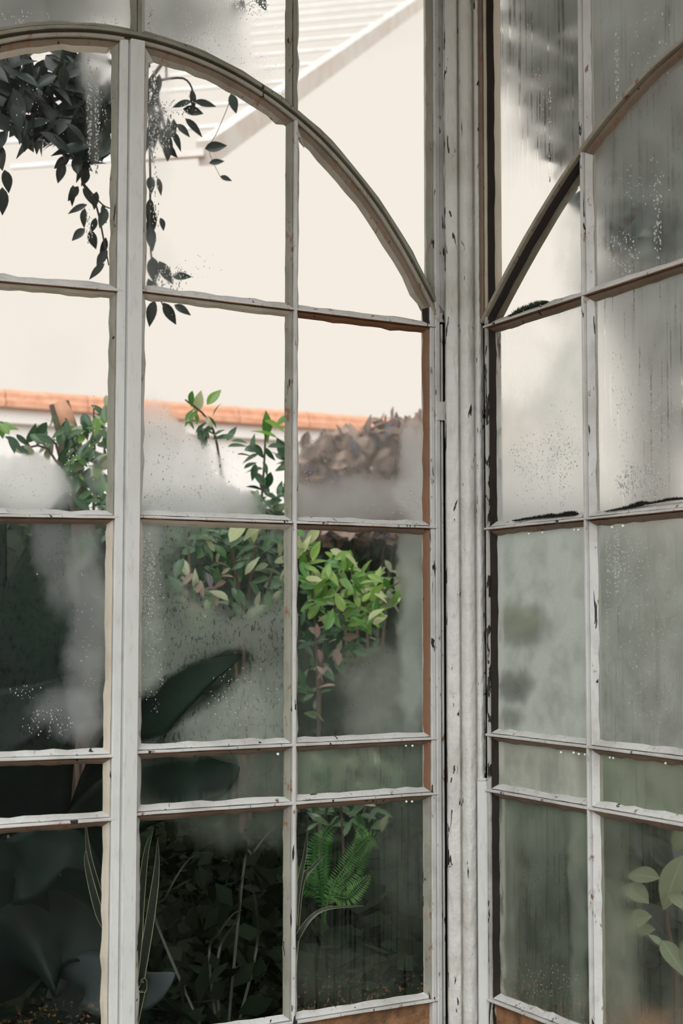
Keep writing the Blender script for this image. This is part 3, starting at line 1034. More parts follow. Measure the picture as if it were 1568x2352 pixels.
for (x, y, L, a) in [(148, 375, 46, 250), (160, 360, 44, 215), (203, 378, 40, 250), (205, 395, 36, 240), (168, 425, 44, 265), (190, 432, 44, 305), (180, 428, 40, 235), (222, 440, 40, 260),
                     (200, 470, 46, 200), (195, 478, 44, 260), (235, 470, 40, 280), (245, 480, 46, 250), (195, 525, 40, 225), (207, 528, 44, 285), (220, 500, 36, 255),
                     (243, 545, 50, 260), (247, 575, 46, 235), (240, 605, 50, 220), (10, 390, 50, 280), (5, 430, 60, 270), (15, 300, 60, 240), (-5, 330, 60, 280),
                     (440, 205, 44, 280), (445, 233, 50, 355), (440, 233, 46, 190), (420, 250, 46, 350), (425, 272, 52, 320), (405, 285, 40, 320), (395, 300, 46, 300),
                     (345, 405, 40, 275), (362, 408, 38, 285), (345, 455, 60, 268), (352, 480, 70, 262), (345, 520, 56, 275), (368, 500, 30, 285),
                     (350, 590, 60, 275), (365, 600, 58, 300), (395, 635, 44, 0), (340, 640, 56, 290), (355, 690, 60, 255), (375, 695, 56, 300), (400, 700, 44, 330),
                     (522, 150, 40, 280), (530, 215, 44, 285), (540, 0, 48, 260), (550, -10, 40, 290), (585, -20, 50, 300), (480, 375, 34, 10), (505, 405, 28, 340), (470, 342, 50, 10)]:
    pos = PY(x, y, TY + rr.uniform(-.04, .04))
    size = L * (pos - CP).length / F
    an = math.radians(a)
    d = rgt * math.cos(an) + upv * math.sin(an) + fwd * rr.uniform(-.2, .2)
    place(rr.choice(ME['dark']), tree, 'leaf', pos, d, size, TOCAM(pos) + Vector((rr.uniform(-.4, .4), rr.uniform(-.4, .4), .3)))


def crown(root, kind, poly, count, Y, depth, lpx, rr, plane=PY):
    bm = bmesh.new()
    bm.loops.layers.uv.new('UVMap')
    for (x, y) in polypts(poly, count, rr):
        c = plane(x, y, Y + rr.uniform(-depth, depth))
        z_ = lpx * rr.uniform(.6, 1.3) * (c - CP).length / F
        d = Vector((rr.gauss(0, 1), rr.gauss(0, 1), rr.gauss(0, .7))).normalized()
        s_ = Matrix.Rotation(rr.uniform(0, 6.28), 3, d) @ d.orthogonal().normalized()
        bm.faces.new([bm.verts.new(v) for v in (c, c + d * z_ * .5 + s_ * z_ * .3, c + d * z_, c + d * z_ * .5 - s_ * z_ * .3)])
    o = put('foliage', bm, LM[kind], root, recalc=False)
    o['kind'] = 'stuff'


crown(tree, 'treeR', [(-60, -80), (60, -80), (250, 0), (180, 60), (60, 75), (-60, 90)], 170, 1.6, .12, 80, rr)
crown(tree, 'treeR', [(335, -80), (470, -80), (490, 30), (430, 140), (300, 140)], 120, 1.6, .12, 70, rr)


def shrub(name, label, foot, stems, patches, kind_seed, stem_r=0.008):
    rr = random.Random(kind_seed)
    root = empty(name, foot, label, 'shrub')
    for st in stems:
        twig(root, [foot] + st, stem_r, stem_r * 0.35, 'stem', 'bark')
    for pt in patches:
        leaves_in(root, *pt[:6], rr, **(pt[6] if len(pt) > 6 else {}))
    return root


def foot(px, y):
    p = PY(px, 1400, y); p.z = GZ
    return p


shrub('garden_shrub', 'green shrub against the white garden wall, seen in the left casement', foot(200, 1.7),
      [[PY(190, 1200, 1.7), PY(150, 960, 1.7)], [PY(215, 1150, 1.7), PY(215, 935, 1.7)], [PY(150, 1150, 1.7), PY(100, 1000, 1.7)], [PY(150, 1150, 1.7), PY(50, 1025, 1.7)]],
      [('shrub', [(90, 985), (120, 950), (175, 985), (250, 925), (250, 1160), (170, 1170), (140, 1075), (95, 1030)], 120, 1.7, .14, 42),
       ('shrub', [(20, 1015), (95, 985), (110, 1030), (50, 1045)], 9, 1.7, .06, 44),
       ('lime', [(150, 985), (250, 960), (250, 1130), (160, 1080)], 16, 1.6, .1, 40),
       ('lime', [(0, 960), (25, 975), (30, 1010), (5, 1000)], 3, 1.7, .03, 55),
       ('shrub', [(160, 1240), (262, 1210), (262, 1430), (190, 1420)], 34, 1.6, .12, 46)], 21)
shrub('climbing_shrub', 'dark green climbing shrub with a few pale and rusty leaves, behind the middle panes', foot(560, 1.35),
      [[PY(560, 1500, 1.35), PY(520, 1200, 1.35), PY(490, 990, 1.35), PY(425, 918, 1.35)], [PY(560, 1500, 1.35), PY(600, 1150, 1.35), PY(610, 970, 1.35)],
       [PY(540, 1500, 1.35), PY(450, 1350, 1.35), PY(430, 1230, 1.35)], [PY(600, 1450, 1.35), PY(650, 1250, 1.35)]],
      [('shrub', [(400, 1195), (672, 1195), (672, 1420), (560, 1430), (500, 1380), (470, 1490), (430, 1440), (400, 1330)], 150, 1.35, .14, 46),
       ('shrub', [(560, 1010), (640, 1010), (672, 1060), (672, 1200), (590, 1180), (570, 1090)], 44, 1.35, .1, 44),
       ('shrub', [(430, 960), (500, 960), (560, 1020), (540, 1040), (470, 1030)], 15, 1.35, .06, 40),
       ('lime', [(415, 915), (495, 910), (500, 990), (430, 1000)], 9, 1.35, .05, 42),
       ('lime', [(580, 985), (655, 955), (655, 985), (600, 1005)], 5, 1.35, .05, 52),
       ('lime', [(480, 1205), (600, 1205), (560, 1235), (490, 1240)], 5, 1.2, .05, 60),
       ('brown', [(420, 1330), (520, 1240), (520, 1330), (470, 1480), (430, 1450)], 14, 1.3, .1, 36)], 22)
shrub('lime_shrub', 'bright lime green shrub behind the pane beside the post', foot(740, 1.3),
      [[PY(730, 1650, 1.3), PY(740, 1500, 1.3), PY(790, 1330, 1.3)], [PY(730, 1600, 1.3), PY(720, 1400, 1.3), PY(705, 1240, 1.3)], [PY(740, 1500, 1.3), PY(850, 1380, 1.3), PY(930, 1330, 1.3)]],
      [('lime', [(690, 1280), (740, 1290), (775, 1262), (830, 1300), (880, 1320), (915, 1380), (870, 1440), (800, 1440), (700, 1400)], 150, 1.3, .15, 44, {'ang': (20, 55)}),
       ('lime', [(682, 1215), (725, 1225), (730, 1285), (682, 1285)], 9, 1.25, .06, 52),
       ('shrub', [(690, 1380), (850, 1420), (880, 1480), (800, 1520), (770, 1580), (730, 1660), (690, 1640)], 60, 1.35, .12, 40),
       ('pale', [(850, 1310), (940, 1290), (945, 1380), (880, 1410)], 22, 1.4, .08, 46),
       ('brown', [(700, 1450), (830, 1400), (780, 1560), (705, 1600)], 16, 1.3, .1, 34)], 23)
rrb = random.Random(5)
bush = empty('dry_brown_bush', foot(840, 2.6), 'dry brown and mauve bush against the coping, behind the pane beside the post', 'bush')
for e in (700, 780, 850, 920, 960):
    twig(bush, [foot(840, 2.6), PY((e + 840) / 2, 1250, 2.6), PY(e, 1040, 2.6)], 0.009, 0.004, 'stem', 'bark')
leaves_in(bush, 'brown', [(690, 1010), (760, 990), (830, 985), (880, 950), (940, 970), (985, 940), (985, 1230), (690, 1230)], 285, 2.45, .2, 48, rrb)

crown(bush, 'brown', [(690, 1020), (760, 1000), (830, 995), (880, 960), (940, 980), (985, 950), (985, 1240), (690, 1240)], 1100, 2.58, .16, 40, rrb)

# ---- agave close behind the glass
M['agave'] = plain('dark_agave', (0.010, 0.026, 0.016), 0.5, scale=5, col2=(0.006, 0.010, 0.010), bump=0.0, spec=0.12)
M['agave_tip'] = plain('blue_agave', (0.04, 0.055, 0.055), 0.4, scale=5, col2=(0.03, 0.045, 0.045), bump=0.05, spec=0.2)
ag_foot = PY(120, 1400, 0.62); ag_foot.z = GZ
agave = empty('agave_plant', ag_foot, 'dark agave with broad fleshy leaves right behind the left casement', 'agave')
M['agave_edge'] = plain('pale_agave_edge', (0.22, 0.25, 0.2), 0.5)


def agave_leaf(pts, widths, mat='agave', thick=0.012, cup=0.25, nrm=None):
    """fleshy tapering blade: centre line of 3-D points, widths in metres"""
    c = spline(pts, 6)
    n = len(c) - 1
    ws = []
    for i in range(n + 1):
        t = i / n * (len(widths) - 1)
        k = min(int(t), len(widths) - 2)
        ws.append(widths[k] + (widths[k + 1] - widths[k]) * (t - k))
    bm = bmesh.new()
    rings = []
    K = 8
    for i, p in enumerate(c):
        t = (c[min(i + 1, n)] - c[max(i - 1, 0)]).normalized()
        f = TOCAM(p) if nrm is None else nrm
        side = t.cross(f).normalized()
        nn = side.cross(t).normalized()
        w = ws[i] / 2
        th = min(thick, w * 0.5)
        ring = []
        for k in range(K + 1):
            x = -1 + 2 * k / K
            ring.append(bm.verts.new(p + side * (x * w) + nn * (cup * w * (x * x) + th * (1 - x * x) * 0.5)))
        for k in range(K - 1, 0, -1):
            x = -1 + 2 * k / K
            ring.append(bm.verts.new(p + side * (x * w) + nn * (cup * w * (x * x) - th * (1 - x * x) * 0.5 - 0.001)))
        rings.append(ring)
    m_ = len(rings[0])
    for a, b in zip(rings[:-1], rings[1:]):
        for k in range(m_):
            f = bm.faces.new((a[k], a[(k + 1) % m_], b[(k + 1) % m_], b[k]))
            f.smooth = True
            if k in (0, m_ - 1, K, K - 1):
                f.material_index = 1 if k in (m_ - 1, K) else 0
    bm.faces.new(rings[0][::-1]); bm.faces.new(rings[-1])
    return put('leaf', bm, [M[mat], M['agave_edge']], agave)


A3 = lambda x, y, d: PY(x, y, d)
mpx = lambda px, d: px * (PY(200, 1700, d) - CP).length / F
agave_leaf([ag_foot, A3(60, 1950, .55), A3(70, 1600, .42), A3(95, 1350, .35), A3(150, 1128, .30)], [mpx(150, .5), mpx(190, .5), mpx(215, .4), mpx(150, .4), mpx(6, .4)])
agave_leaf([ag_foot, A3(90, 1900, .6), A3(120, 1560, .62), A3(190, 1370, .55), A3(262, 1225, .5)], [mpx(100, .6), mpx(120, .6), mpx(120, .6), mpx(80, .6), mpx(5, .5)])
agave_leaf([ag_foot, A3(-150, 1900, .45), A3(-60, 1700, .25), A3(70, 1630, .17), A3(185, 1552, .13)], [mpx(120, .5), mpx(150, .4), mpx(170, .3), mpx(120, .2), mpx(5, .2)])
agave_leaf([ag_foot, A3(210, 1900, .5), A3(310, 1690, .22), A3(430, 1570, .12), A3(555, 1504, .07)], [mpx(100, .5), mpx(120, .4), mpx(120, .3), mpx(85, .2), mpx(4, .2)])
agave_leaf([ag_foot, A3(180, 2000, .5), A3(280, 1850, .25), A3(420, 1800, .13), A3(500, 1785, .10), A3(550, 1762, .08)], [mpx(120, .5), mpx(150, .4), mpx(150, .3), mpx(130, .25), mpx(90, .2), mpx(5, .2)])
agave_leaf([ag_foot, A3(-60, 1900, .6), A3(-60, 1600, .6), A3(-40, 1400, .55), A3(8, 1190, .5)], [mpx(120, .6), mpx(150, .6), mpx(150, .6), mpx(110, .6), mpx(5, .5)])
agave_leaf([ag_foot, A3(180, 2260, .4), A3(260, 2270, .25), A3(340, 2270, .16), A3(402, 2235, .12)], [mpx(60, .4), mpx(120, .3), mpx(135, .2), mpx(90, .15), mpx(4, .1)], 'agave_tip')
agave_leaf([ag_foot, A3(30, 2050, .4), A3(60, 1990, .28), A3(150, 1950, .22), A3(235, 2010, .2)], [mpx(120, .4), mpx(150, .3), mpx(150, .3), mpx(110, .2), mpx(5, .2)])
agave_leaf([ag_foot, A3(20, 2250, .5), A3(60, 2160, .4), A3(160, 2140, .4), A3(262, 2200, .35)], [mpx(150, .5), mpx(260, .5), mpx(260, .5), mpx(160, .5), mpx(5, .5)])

# ---- strap-leaved plants with pale edges
def edged_mat(name, c, e):
    mt = bpy.data.materials.new(name)
    t = NT(mt)
    u = t.n('ShaderNodeSeparateXYZ', i_Vector=t.n('ShaderNodeTexCoord').outputs['UV']).outputs[0]
    q = t.step(t.math('ABSOLUTE', t.math('SUBTRACT', u, 0.5)), 0.42, 0.47)
    t.out(t.n('ShaderNodeBsdfPrincipled', i_Base_Color=t.mixc(q, c, e), i_Roughness=0.4).outputs[0])
    return mt


M['strap'] = edged_mat('pale_edged_strap', (0.012, 0.025, 0.015), (0.50, 0.48, 0.28))
M['grass_dim'] = edged_mat('dim_strap', (0.03, 0.04, 0.03), (0.075, 0.085, 0.06))
M['grass'] = edged_mat('dull_strap', (0.05, 0.075, 0.05), (0.11, 0.14, 0.09))


def blade(root, pts, width, mat, name='blade', twist=0.3):
    c = spline(pts, 7)
    n = len(c) - 1
    bm = bmesh.new()
    ul = bm.loops.layers.uv.new('UVMap')
    rows = []
    for i, p in enumerate(c):
        t = (c[min(i + 1, n)] - c[max(i - 1, 0)]).normalized()
        side = t.cross(TOCAM(p)).normalized()
        nn = side.cross(t)
        w = width * 0.5 * (1 - (i / n) ** 2.5) + 0.0004
        rows.append([bm.verts.new(p + side * x * w + nn * abs(x) * w * twist) for x in (-1, -.5, 0, .5, 1)])
    for a, b in zip(rows[:-1], rows[1:]):
        for k in range(4):
            f = bm.faces.new((a[k], a[k + 1], b[k + 1], b[k]))
            f.smooth = True
            for lp, uu in zip(f.loops, (k, k + 1, k + 1, k)):
                lp[ul].uv = (uu / 4, 0.5)
    return put(name, bm, M[mat], root, recalc=False)


def strap_plant(label, fpx, fy, blades, mat, w):
    f0 = foot(fpx, fy)
    root = empty('strap_leaf_plant', f0, label, 'plant')
    for bl in blades:
        pts = [PY(x, y, d) for (x, y, d) in bl]
        blade(root, [f0 + (pts[0] - f0) * 0.02] + pts, w, mat)
    return root


strap_plant('dark strap leaves edged in cream, behind the white cover strip', 280, .2,
            [[(312, 2200, .14), (322, 2080, .12), (335, 1960, .10), (352, 1904, .09)], [(330, 2200, .14), (352, 2060, .12), (360, 1990, .11), (362, 1925, .10)],
             [(262, 2200, .16), (225, 2090, .13), (200, 1990, .12), (197, 1950, .12)], [(262, 2180, .16), (228, 2060, .14), (205, 1970, .12), (195, 1880, .12)],
             [(318, 2300, .12), (328, 2270, .10), (330, 2252, .09), (322, 2256, .09)]], 'strap', 0.02)
strap_plant('narrow cream edged straps low behind the pane beside the post', 660, .25,
            [[(672, 2200, .2), (682, 2060, .16), (700, 1960, .14), (706, 1902, .12)], [(672, 2250, .2), (690, 2040, .16), (720, 1990, .14), (752, 1960, .12)],
             [(676, 2200, .2), (690, 2140, .16), (740, 2090, .14), (836, 2080, .12)]], 'strap', 0.014)
strap_plant('thin grey green grassy blades in the dark lower middle pane', 520, .3,
            [[(500, 2200, .5), (545, 2110, .45), (550, 2040, .42), (560, 2012, .4)], [(585, 2200, .5), (590, 2100, .45), (580, 2040, .42), (565, 2012, .4)],
             [(480, 2200, .5), (505, 2140, .45), (535, 2100, .42), (557, 2090, .4)],
             [(360, 2120, .5), (380, 2060, .4), (420, 1990, .38), (450, 1960, .36)], [(560, 1990, .6), (580, 1960, .5), (610, 1920, .5), (640, 1890, .5)]], 'grass_dim', 0.006)

# ---- fern
M['fern'] = leafmat('fern_green', (0.05, 0.20, 0.04), (0.12, 0.32, 0.06), None, 0.3, 0.5)
f0 = foot(740, .75)
fern = empty('fern', f0, 'bright green fern low behind the pane beside the post', 'fern')
rf = random.Random(9)
for pts in ([(740, 2080), (735, 1990), (745, 1920), (790, 1880)], [(750, 2080), (800, 1980), (850, 1925), (868, 1950)], [(750, 2080), (810, 2000), (835, 1930), (810, 1885)],
            [(740, 2080), (700, 2030), (685, 1990)], [(750, 2080), (800, 2060), (850, 2010)], [(740, 2080), (720, 1960), (760, 1890)], [(750, 2090), (760, 2040), (800, 2030)]):
    c = spline([f0] + [PY(x, y, .7 + rf.uniform(-.08, .08)) for x, y in pts], 8)
    bm = bmesh.new()
    ul = bm.loops.layers.uv.new('UVMap')
    n = len(c) - 1
    for i in range(8, n):
        p = c[i]
        t = (c[min(i + 1, n)] - c[i - 1]).normalized()
        side = t.cross(TOCAM(p)).normalized()
        L = 0.034 * math.sin(math.pi * (0.15 + 0.83 * (i - 8) / max(1, n - 8)))
        for sg in (-1, 1):
            for sub in (0, 0.5):
                q = p + (c[min(i + 1, n)] - p) * sub
                d = (side * sg + t * 0.45 + Vector((0, 0, -0.25))).normalized() * L
                wv = t * L * 0.09
                f = bm.faces.new([bm.verts.new(v) for v in (q, q + d * .5 - wv, q + d, q + d * .5 + wv)])
    tube(bm, c, [0.003 * (1 - 0.8 * i / n) for i in range(n + 1)], 4)
    put('frond', bm, M['fern'], fern, recalc=False)
shrub('low_bush', 'small mid green bush in the shallow pane row beside the post', foot(800, 1.0),
      [[PY(790, 2000, 1.0), PY(780, 1800, 1.0)], [PY(800, 2000, 1.0), PY(860, 1790, 1.0)]],
      [('shrub', [(690, 1740), (940, 1720), (950, 1830), (880, 1900), (690, 1900)], 90, 1.0, .15, 40), ('pale', [(700, 1760), (820, 1740), (820, 1810), (710, 1830)], 14, .95, .08, 34)], 31)


# ---- hedges that close the view
def hedge(name, label, a, b, h, thick, n, size, seed, kind='hedge', core='hedge_core', stuff=False):
    """clipped hedge between ground points a and b: dark core and a skin of leaves"""
    rr = random.Random(seed)
    a, b = Vector((*a, GZ)), Vector((*b, GZ))
    root = empty(name, a.lerp(b, .5), label, 'hedge')
    t = (b - a).normalized(); nn = Vector((t.y, -t.x, 0))
    L = (b - a).length
    bm = bmesh.new()
    nu, nv = int(L / 0.12), 26
    rings = []
    for i in range(nu + 1):
        ring = []
        for k in range(nv):
            an = math.pi * k / (nv - 1)
            hh = h * (1 + 0.08 * noise.noise(Vector((i * .12 * 1.3, seed, 0))))
            y = math.copysign(abs(math.cos(an)) ** 0.5, math.cos(an)) * thick / 2
            zz_ = (math.sin(an) ** 0.6) * hh
            p = a + t * (L * i / nu) + nn * y + Vector((0, 0, zz_))
            p += Vector((noise.noise(p * 5), noise.noise(p * 5 + Vector((7, 0, 0))), noise.noise(p * 5 + Vector((0, 9, 0))))) * 0.05
            ring.append(bm.verts.new(p))
        rings.append(ring)
    for r0, r1 in zip(rings[:-1], rings[1:]):
        for k in range(nv - 1):
            bm.faces.new((r0[k], r0[k + 1], r1[k + 1], r1[k]))
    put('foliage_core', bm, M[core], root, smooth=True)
    bm = bmesh.new()
    bm.loops.layers.uv.new('UVMap')
    for _ in range(n):
        i = rr.random(); an = rr.uniform(0, math.pi)
        y = math.copysign(abs(math.cos(an)) ** 0.5, math.cos(an)) * thick / 2
        p = a + t * (L * i) + nn * y * 1.02 + Vector((0, 0, (math.sin(an) ** 0.6) * h * (1.02 + .08 * noise.noise(Vector((i * L * 1.3, seed, 0))))))
        p += Vector((noise.noise(p * 5), noise.noise(p * 5 + Vector((7, 0, 0))), noise.noise(p * 5 + Vector((0, 9, 0))))) * 0.05
        d = Vector((rr.gauss(0, 1), rr.gauss(0, 1), rr.gauss(0, .7))).normalized()
        s = d.orthogonal().normalized()
        s = Matrix.Rotation(rr.uniform(0, 6.28), 3, d) @ s
        z_ = size * rr.uniform(.6, 1.3)
        bm.faces.new([bm.verts.new(v) for v in (p, p + d * z_ * .5 + s * z_ * .25, p + d * z_, p + d * z_ * .5 - s * z_ * .25)])
    o = put('foliage', bm, LM[kind], root, recalc=False)
    o['kind'] = 'stuff'
    return root


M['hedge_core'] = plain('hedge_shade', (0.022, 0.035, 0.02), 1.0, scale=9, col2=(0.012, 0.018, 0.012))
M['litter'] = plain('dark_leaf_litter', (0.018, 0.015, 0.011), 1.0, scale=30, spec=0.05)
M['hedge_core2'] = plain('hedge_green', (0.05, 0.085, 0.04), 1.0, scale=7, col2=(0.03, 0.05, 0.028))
zt = PY(700, 1175, 3.3).z - GZ
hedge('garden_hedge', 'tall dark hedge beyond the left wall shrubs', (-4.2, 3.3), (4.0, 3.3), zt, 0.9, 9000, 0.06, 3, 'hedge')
# dark undergrowth between the wall and the shrubs
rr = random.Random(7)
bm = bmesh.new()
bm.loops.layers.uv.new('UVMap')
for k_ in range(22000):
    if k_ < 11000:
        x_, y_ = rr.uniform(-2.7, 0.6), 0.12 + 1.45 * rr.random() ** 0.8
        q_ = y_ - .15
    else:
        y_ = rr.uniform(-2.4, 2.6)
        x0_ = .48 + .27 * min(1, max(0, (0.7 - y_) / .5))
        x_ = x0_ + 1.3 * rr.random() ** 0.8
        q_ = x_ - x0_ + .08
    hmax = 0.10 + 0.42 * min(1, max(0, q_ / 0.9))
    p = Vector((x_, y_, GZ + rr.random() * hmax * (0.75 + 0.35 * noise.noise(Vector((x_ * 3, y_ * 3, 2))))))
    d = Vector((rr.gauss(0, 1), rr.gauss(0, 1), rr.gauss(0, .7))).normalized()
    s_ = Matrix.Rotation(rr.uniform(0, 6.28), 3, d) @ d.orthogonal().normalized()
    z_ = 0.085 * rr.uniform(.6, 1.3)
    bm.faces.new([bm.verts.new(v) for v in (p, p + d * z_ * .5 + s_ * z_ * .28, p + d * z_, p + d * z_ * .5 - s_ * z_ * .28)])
bl = bmesh.new()
box(bl, (-2.8, 0.10, GZ - .03), (0.5, 2.7, GZ + .03))
box(bl, (0.85, -2.5, GZ - .03), (2.3, 0.5, GZ + .025))
box(bl, (0.55, 0.5, GZ - .03), (2.3, 2.6, GZ + .025))
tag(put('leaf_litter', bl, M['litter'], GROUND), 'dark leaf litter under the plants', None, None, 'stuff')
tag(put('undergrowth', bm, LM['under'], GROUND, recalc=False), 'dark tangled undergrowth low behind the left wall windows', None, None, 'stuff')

# ---- white garden wall with terracotta coping
M['render'] = plain('white_wall_render', (0.94, 0.93, 0.91), 0.9, var=0.05, scale=3)
M['terracotta'] = plain('terracotta_coping', (0.80, 0.45, 0.30), 0.8, scale=14, col2=(0.68, 0.33, 0.21))
GWY = 7.0
c0 = PY(500, 928, GWY).z; c1 = PY(500, 968, GWY).z; c2 = PY(500, 1000, GWY).z
gw = empty('garden_wall', (-1, GWY, GZ), 'white rendered garden wall topped with terracotta coping', 'wall')
bm = bmesh.new(); box(bm, (-10, GWY + .1, GZ), (4.8, GWY + .4, c2)); put('wall_face', bm, M['render'], gw)
bm = bmesh.new(); box(bm, (-10, GWY + .04, c2), (4.8, GWY + .4, c1)); put('white_band', bm, M['render'], gw)
CL = 0.6
proto = None
x = -10.0
while x < 4.7:
    if proto is None:
        bm = bmesh.new()
        h_ = c0 - c1
        pf = [(-0.02, 0), (-0.02, h_ * .35), (0.0, h_ * .45), (0.0, h_ * .75), (0.06, h_), (0.40, h_), (0.40, 0)]
        r0 = [bm.verts.new((0.004, y, z_)) for y, z_ in pf]; r1 = [bm.verts.new((CL - .004, y, z_)) for y, z_ in pf]
        for i in range(len(pf)):
            bm.faces.new((r0[i], r0[(i + 1) % len(pf)], r1[(i + 1) % len(pf)], r1[i]))
        bm.faces.new(r0[::-1]); bm.faces.new(r1)
        proto = put('coping_tile', bm, M['terracotta'])
        o = proto
    else:
        o = bpy.data.objects.new('coping_tile', proto.data)
        COL.objects.link(o)
    o.parent = gw
    o.location = Vector((x, GWY, c1)) - gw.location
    x += CL
# pruned stump in front of the wall
st = empty('pruned_stump', foot(165, 2.0), 'pruned tree stub with an orange cut face above the left shrub', 'stump')
bm = bmesh.new()
tube(bm, [foot(165, 2.0), PY(172, 1200, 2.0), PY(160, 1010, 2.0), PY(135, 925, 2.0)], [0.06, 0.05, 0.042, 0.036], 10)
put('stub', bm, M['bark'], st)
bm = bmesh.new()
tube(bm, [PY(162, 1000, 1.95), PY(150, 950, 1.955), PY(136, 922, 1.96)], [0.024, 0.03, 0.022], 8)
put('cut_face', bm, M['terracotta'], st)

# ---- neighbouring glasshouse roof, pale against the sky
M['pale_iron'] = plain('pale_painted_iron', (0.85, 0.86, 0.87), 0.7, var=0.12, scale=6)
M['pale_wood'] = plain('stained_pale_beam', (0.78, 0.78, 0.77), 0.8, scale=3, col2=(0.70, 0.64, 0.59))
RD = Vector((-0.755, 0.656, 0)); HD = Vector((0.656, 0.755, 0))
Q0 = PY(470, 352, 5.5)


def on_rake(px, py):
    nrm = HD.cross(Vector((0, 0, 1)))
    d = ray(px, py)
    return CP + d * ((Q0 - CP).dot(nrm) / d.dot(nrm))


gh = empty('glasshouse_roof', Vector((Q0.x, Q0.y, GZ)), 'pale neighbouring glasshouse roof with slim glazing bars against the sky', 'roof')
Q1 = on_rake(985, -12)
Q2 = Q0 + (Q1 - Q0) * 1.15


def beam(a, b, w, h, mat, name):
    t = (b - a).normalized()
    s = t.cross(Vector((0, 0, 1))).normalized() * w / 2
    u = s.cross(t).normalized() * h / 2
    bm = bmesh.new()
    r = [[bm.verts.new(p + s * i + u * j) for i, j in ((-1, -1), (1, -1), (1, 1), (-1, 1))] for p in (a, b)]
    for k in range(4):
        bm.faces.new((r[0][k], r[0][(k + 1) % 4], r[1][(k + 1) % 4], r[1][k]))
    bm.faces.new(r[0][::-1]); bm.faces.new(r[1])
    return put(name, bm, M[mat], gh)


beam(Q0, Q2, 0.10, 0.16, 'pale_wood', 'rake_beam')
for i in range(12):
    p = Q0 + (Q1 - Q0) * (i / 10)
    beam(p, p + RD * (6.5 if i else 1.35), 0.022, 0.025 if i else 0.03, 'pale_iron', 'glazing_bar')
p = Q0 + (Q1 - Q0) * 0.5 + RD * 3.2
beam(Q0 + RD * 3.2, Q0 + (Q1 - Q0) + RD * 3.2, 0.08, 0.1, 'pale_iron', 'rafter')
pe = Q0 + RD * 1.3
d = ray(300, 1400)
k = (Q0 - CP).cross(RD).z / d.cross(RD).z
pe = CP + d * k
beam(Vector((pe.x, pe.y, GZ)), Vector((pe.x, pe.y, Q0.z)), 0.09, 0.09, 'pale_iron', 'post')
beam(Q0, Vector((pe.x, pe.y, Q0.z)), 0.05, 0.045, 'pale_wood', 'eave_beam')

# ---- beyond the right wall: tree, hedge, small plants
rt = random.Random(17)
XT = 1.75
tf = PX(1480, 1400, XT); tf.z = GZ
treeR = empty('shade_tree', tf, 'grey green tree blurred behind the fogged right wall panes', 'tree')
bm = bmesh.new()
tube(bm, spline([tf, PX(1500, 1000, XT), PX(1440, 700, XT), PX(1480, 300, XT), PX(1400, -200, XT)], 5), [0.11 - .004 * i for i in range(21)], 10)
put('trunk', bm, M['bark'], treeR)
for pts in ([PX(1460, 500, XT), PX(1350, 400, XT), PX(1250, 200, XT), PX(1190, 40, XT)],
            [PX(1450, 550, XT), PX(1520, 350, XT), PX(1570, 120, XT)], [PX(1470, 600, XT), PX(1560, 560, XT), PX(1620, 520, XT)]):
    twig(treeR, pts, 0.035, 0.012, 'branch', 'bark')
leaves_in(treeR, 'treeR', [(1150, -80), (1340, -80), (1340, 330), (1290, 350), (1240, 270), (1190, 200), (1150, 150)], 75, XT, .25, 75, rt, plane=PX)
leaves_in(treeR, 'treeR', [(1340, -80), (1620, -80), (1620, 760), (1500, 720), (1400, 690), (1380, 560), (1340, 480)], 175, XT, .28, 85, rt, plane=PX)
crown(treeR, 'treeR', [(1160, -160), (1345, -160), (1345, 400), (1300, 430), (1250, 300), (1200, 260), (1160, 120)], 150, XT + .1, .25, 75, rt, plane=PX)
crown(treeR, 'treeR', [(1340, -160), (1640, -160), (1640, 1050), (1560, 980), (1480, 760), (1400, 700), (1375, 560), (1340, 480)], 850, XT + .1, .28, 80, rt, plane=PX)
leaves_in(treeR, 'dark', [(1380, 460), (1480, 430), (1580, 480), (1580, 590), (1380, 560)], 30, XT - .6, .2, 80, rt, plane=PX)
leaves_in(treeR, 'dark', [(1160, -10), (1220, -10), (1225, 60), (1165, 75)], 12, 1.3, .05, 50, rt, plane=PX)
leaves_in(treeR, 'dark', [(1300, 430), (1345, 420), (1345, 490), (1305, 480)], 5, 1.0, .03, 50, rt, plane=PX)
ztr = PX(1450, 1360, 2.9).z - GZ
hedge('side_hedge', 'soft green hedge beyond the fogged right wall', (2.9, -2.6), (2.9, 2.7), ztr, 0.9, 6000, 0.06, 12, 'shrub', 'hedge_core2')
shrub('yellow_green_sprig', 'yellow green leafy sprig showing as a spot through the fogged pane right of the post', tuple(PZ(1200, 2280, GZ).to_tuple()) if False else (lambda p: Vector((p.x, p.y, GZ)))(PX(1190, 1430, .45)),
      [[PX(1190, 1700, .45), PX(1195, 1440, .45)]], [('olive', [(1155, 1390), (1230, 1390), (1245, 1430), (1215, 1465), (1155, 1465)], 26, .45, .06, 40, {'plane': PX})], 41, 0.006)
shrub('blue_green_sprig', 'dark blue green leaves, a low spot in the fogged pane right of the post', (lambda p: Vector((p.x, p.y, GZ)))(PX(1170, 1575, .35)),
      [[PX(1165, 1800, .35), PX(1170, 1580, .35)]], [('treeR', [(1150, 1555), (1200, 1555), (1220, 1580), (1200, 1595), (1150, 1595)], 12, .35, .04, 44, {'plane': PX}),
                                                   ('treeR', [(1150, 1635), (1185, 1640), (1195, 1668), (1155, 1665)], 7, .35, .04, 40, {'plane': PX})], 42, 0.006)
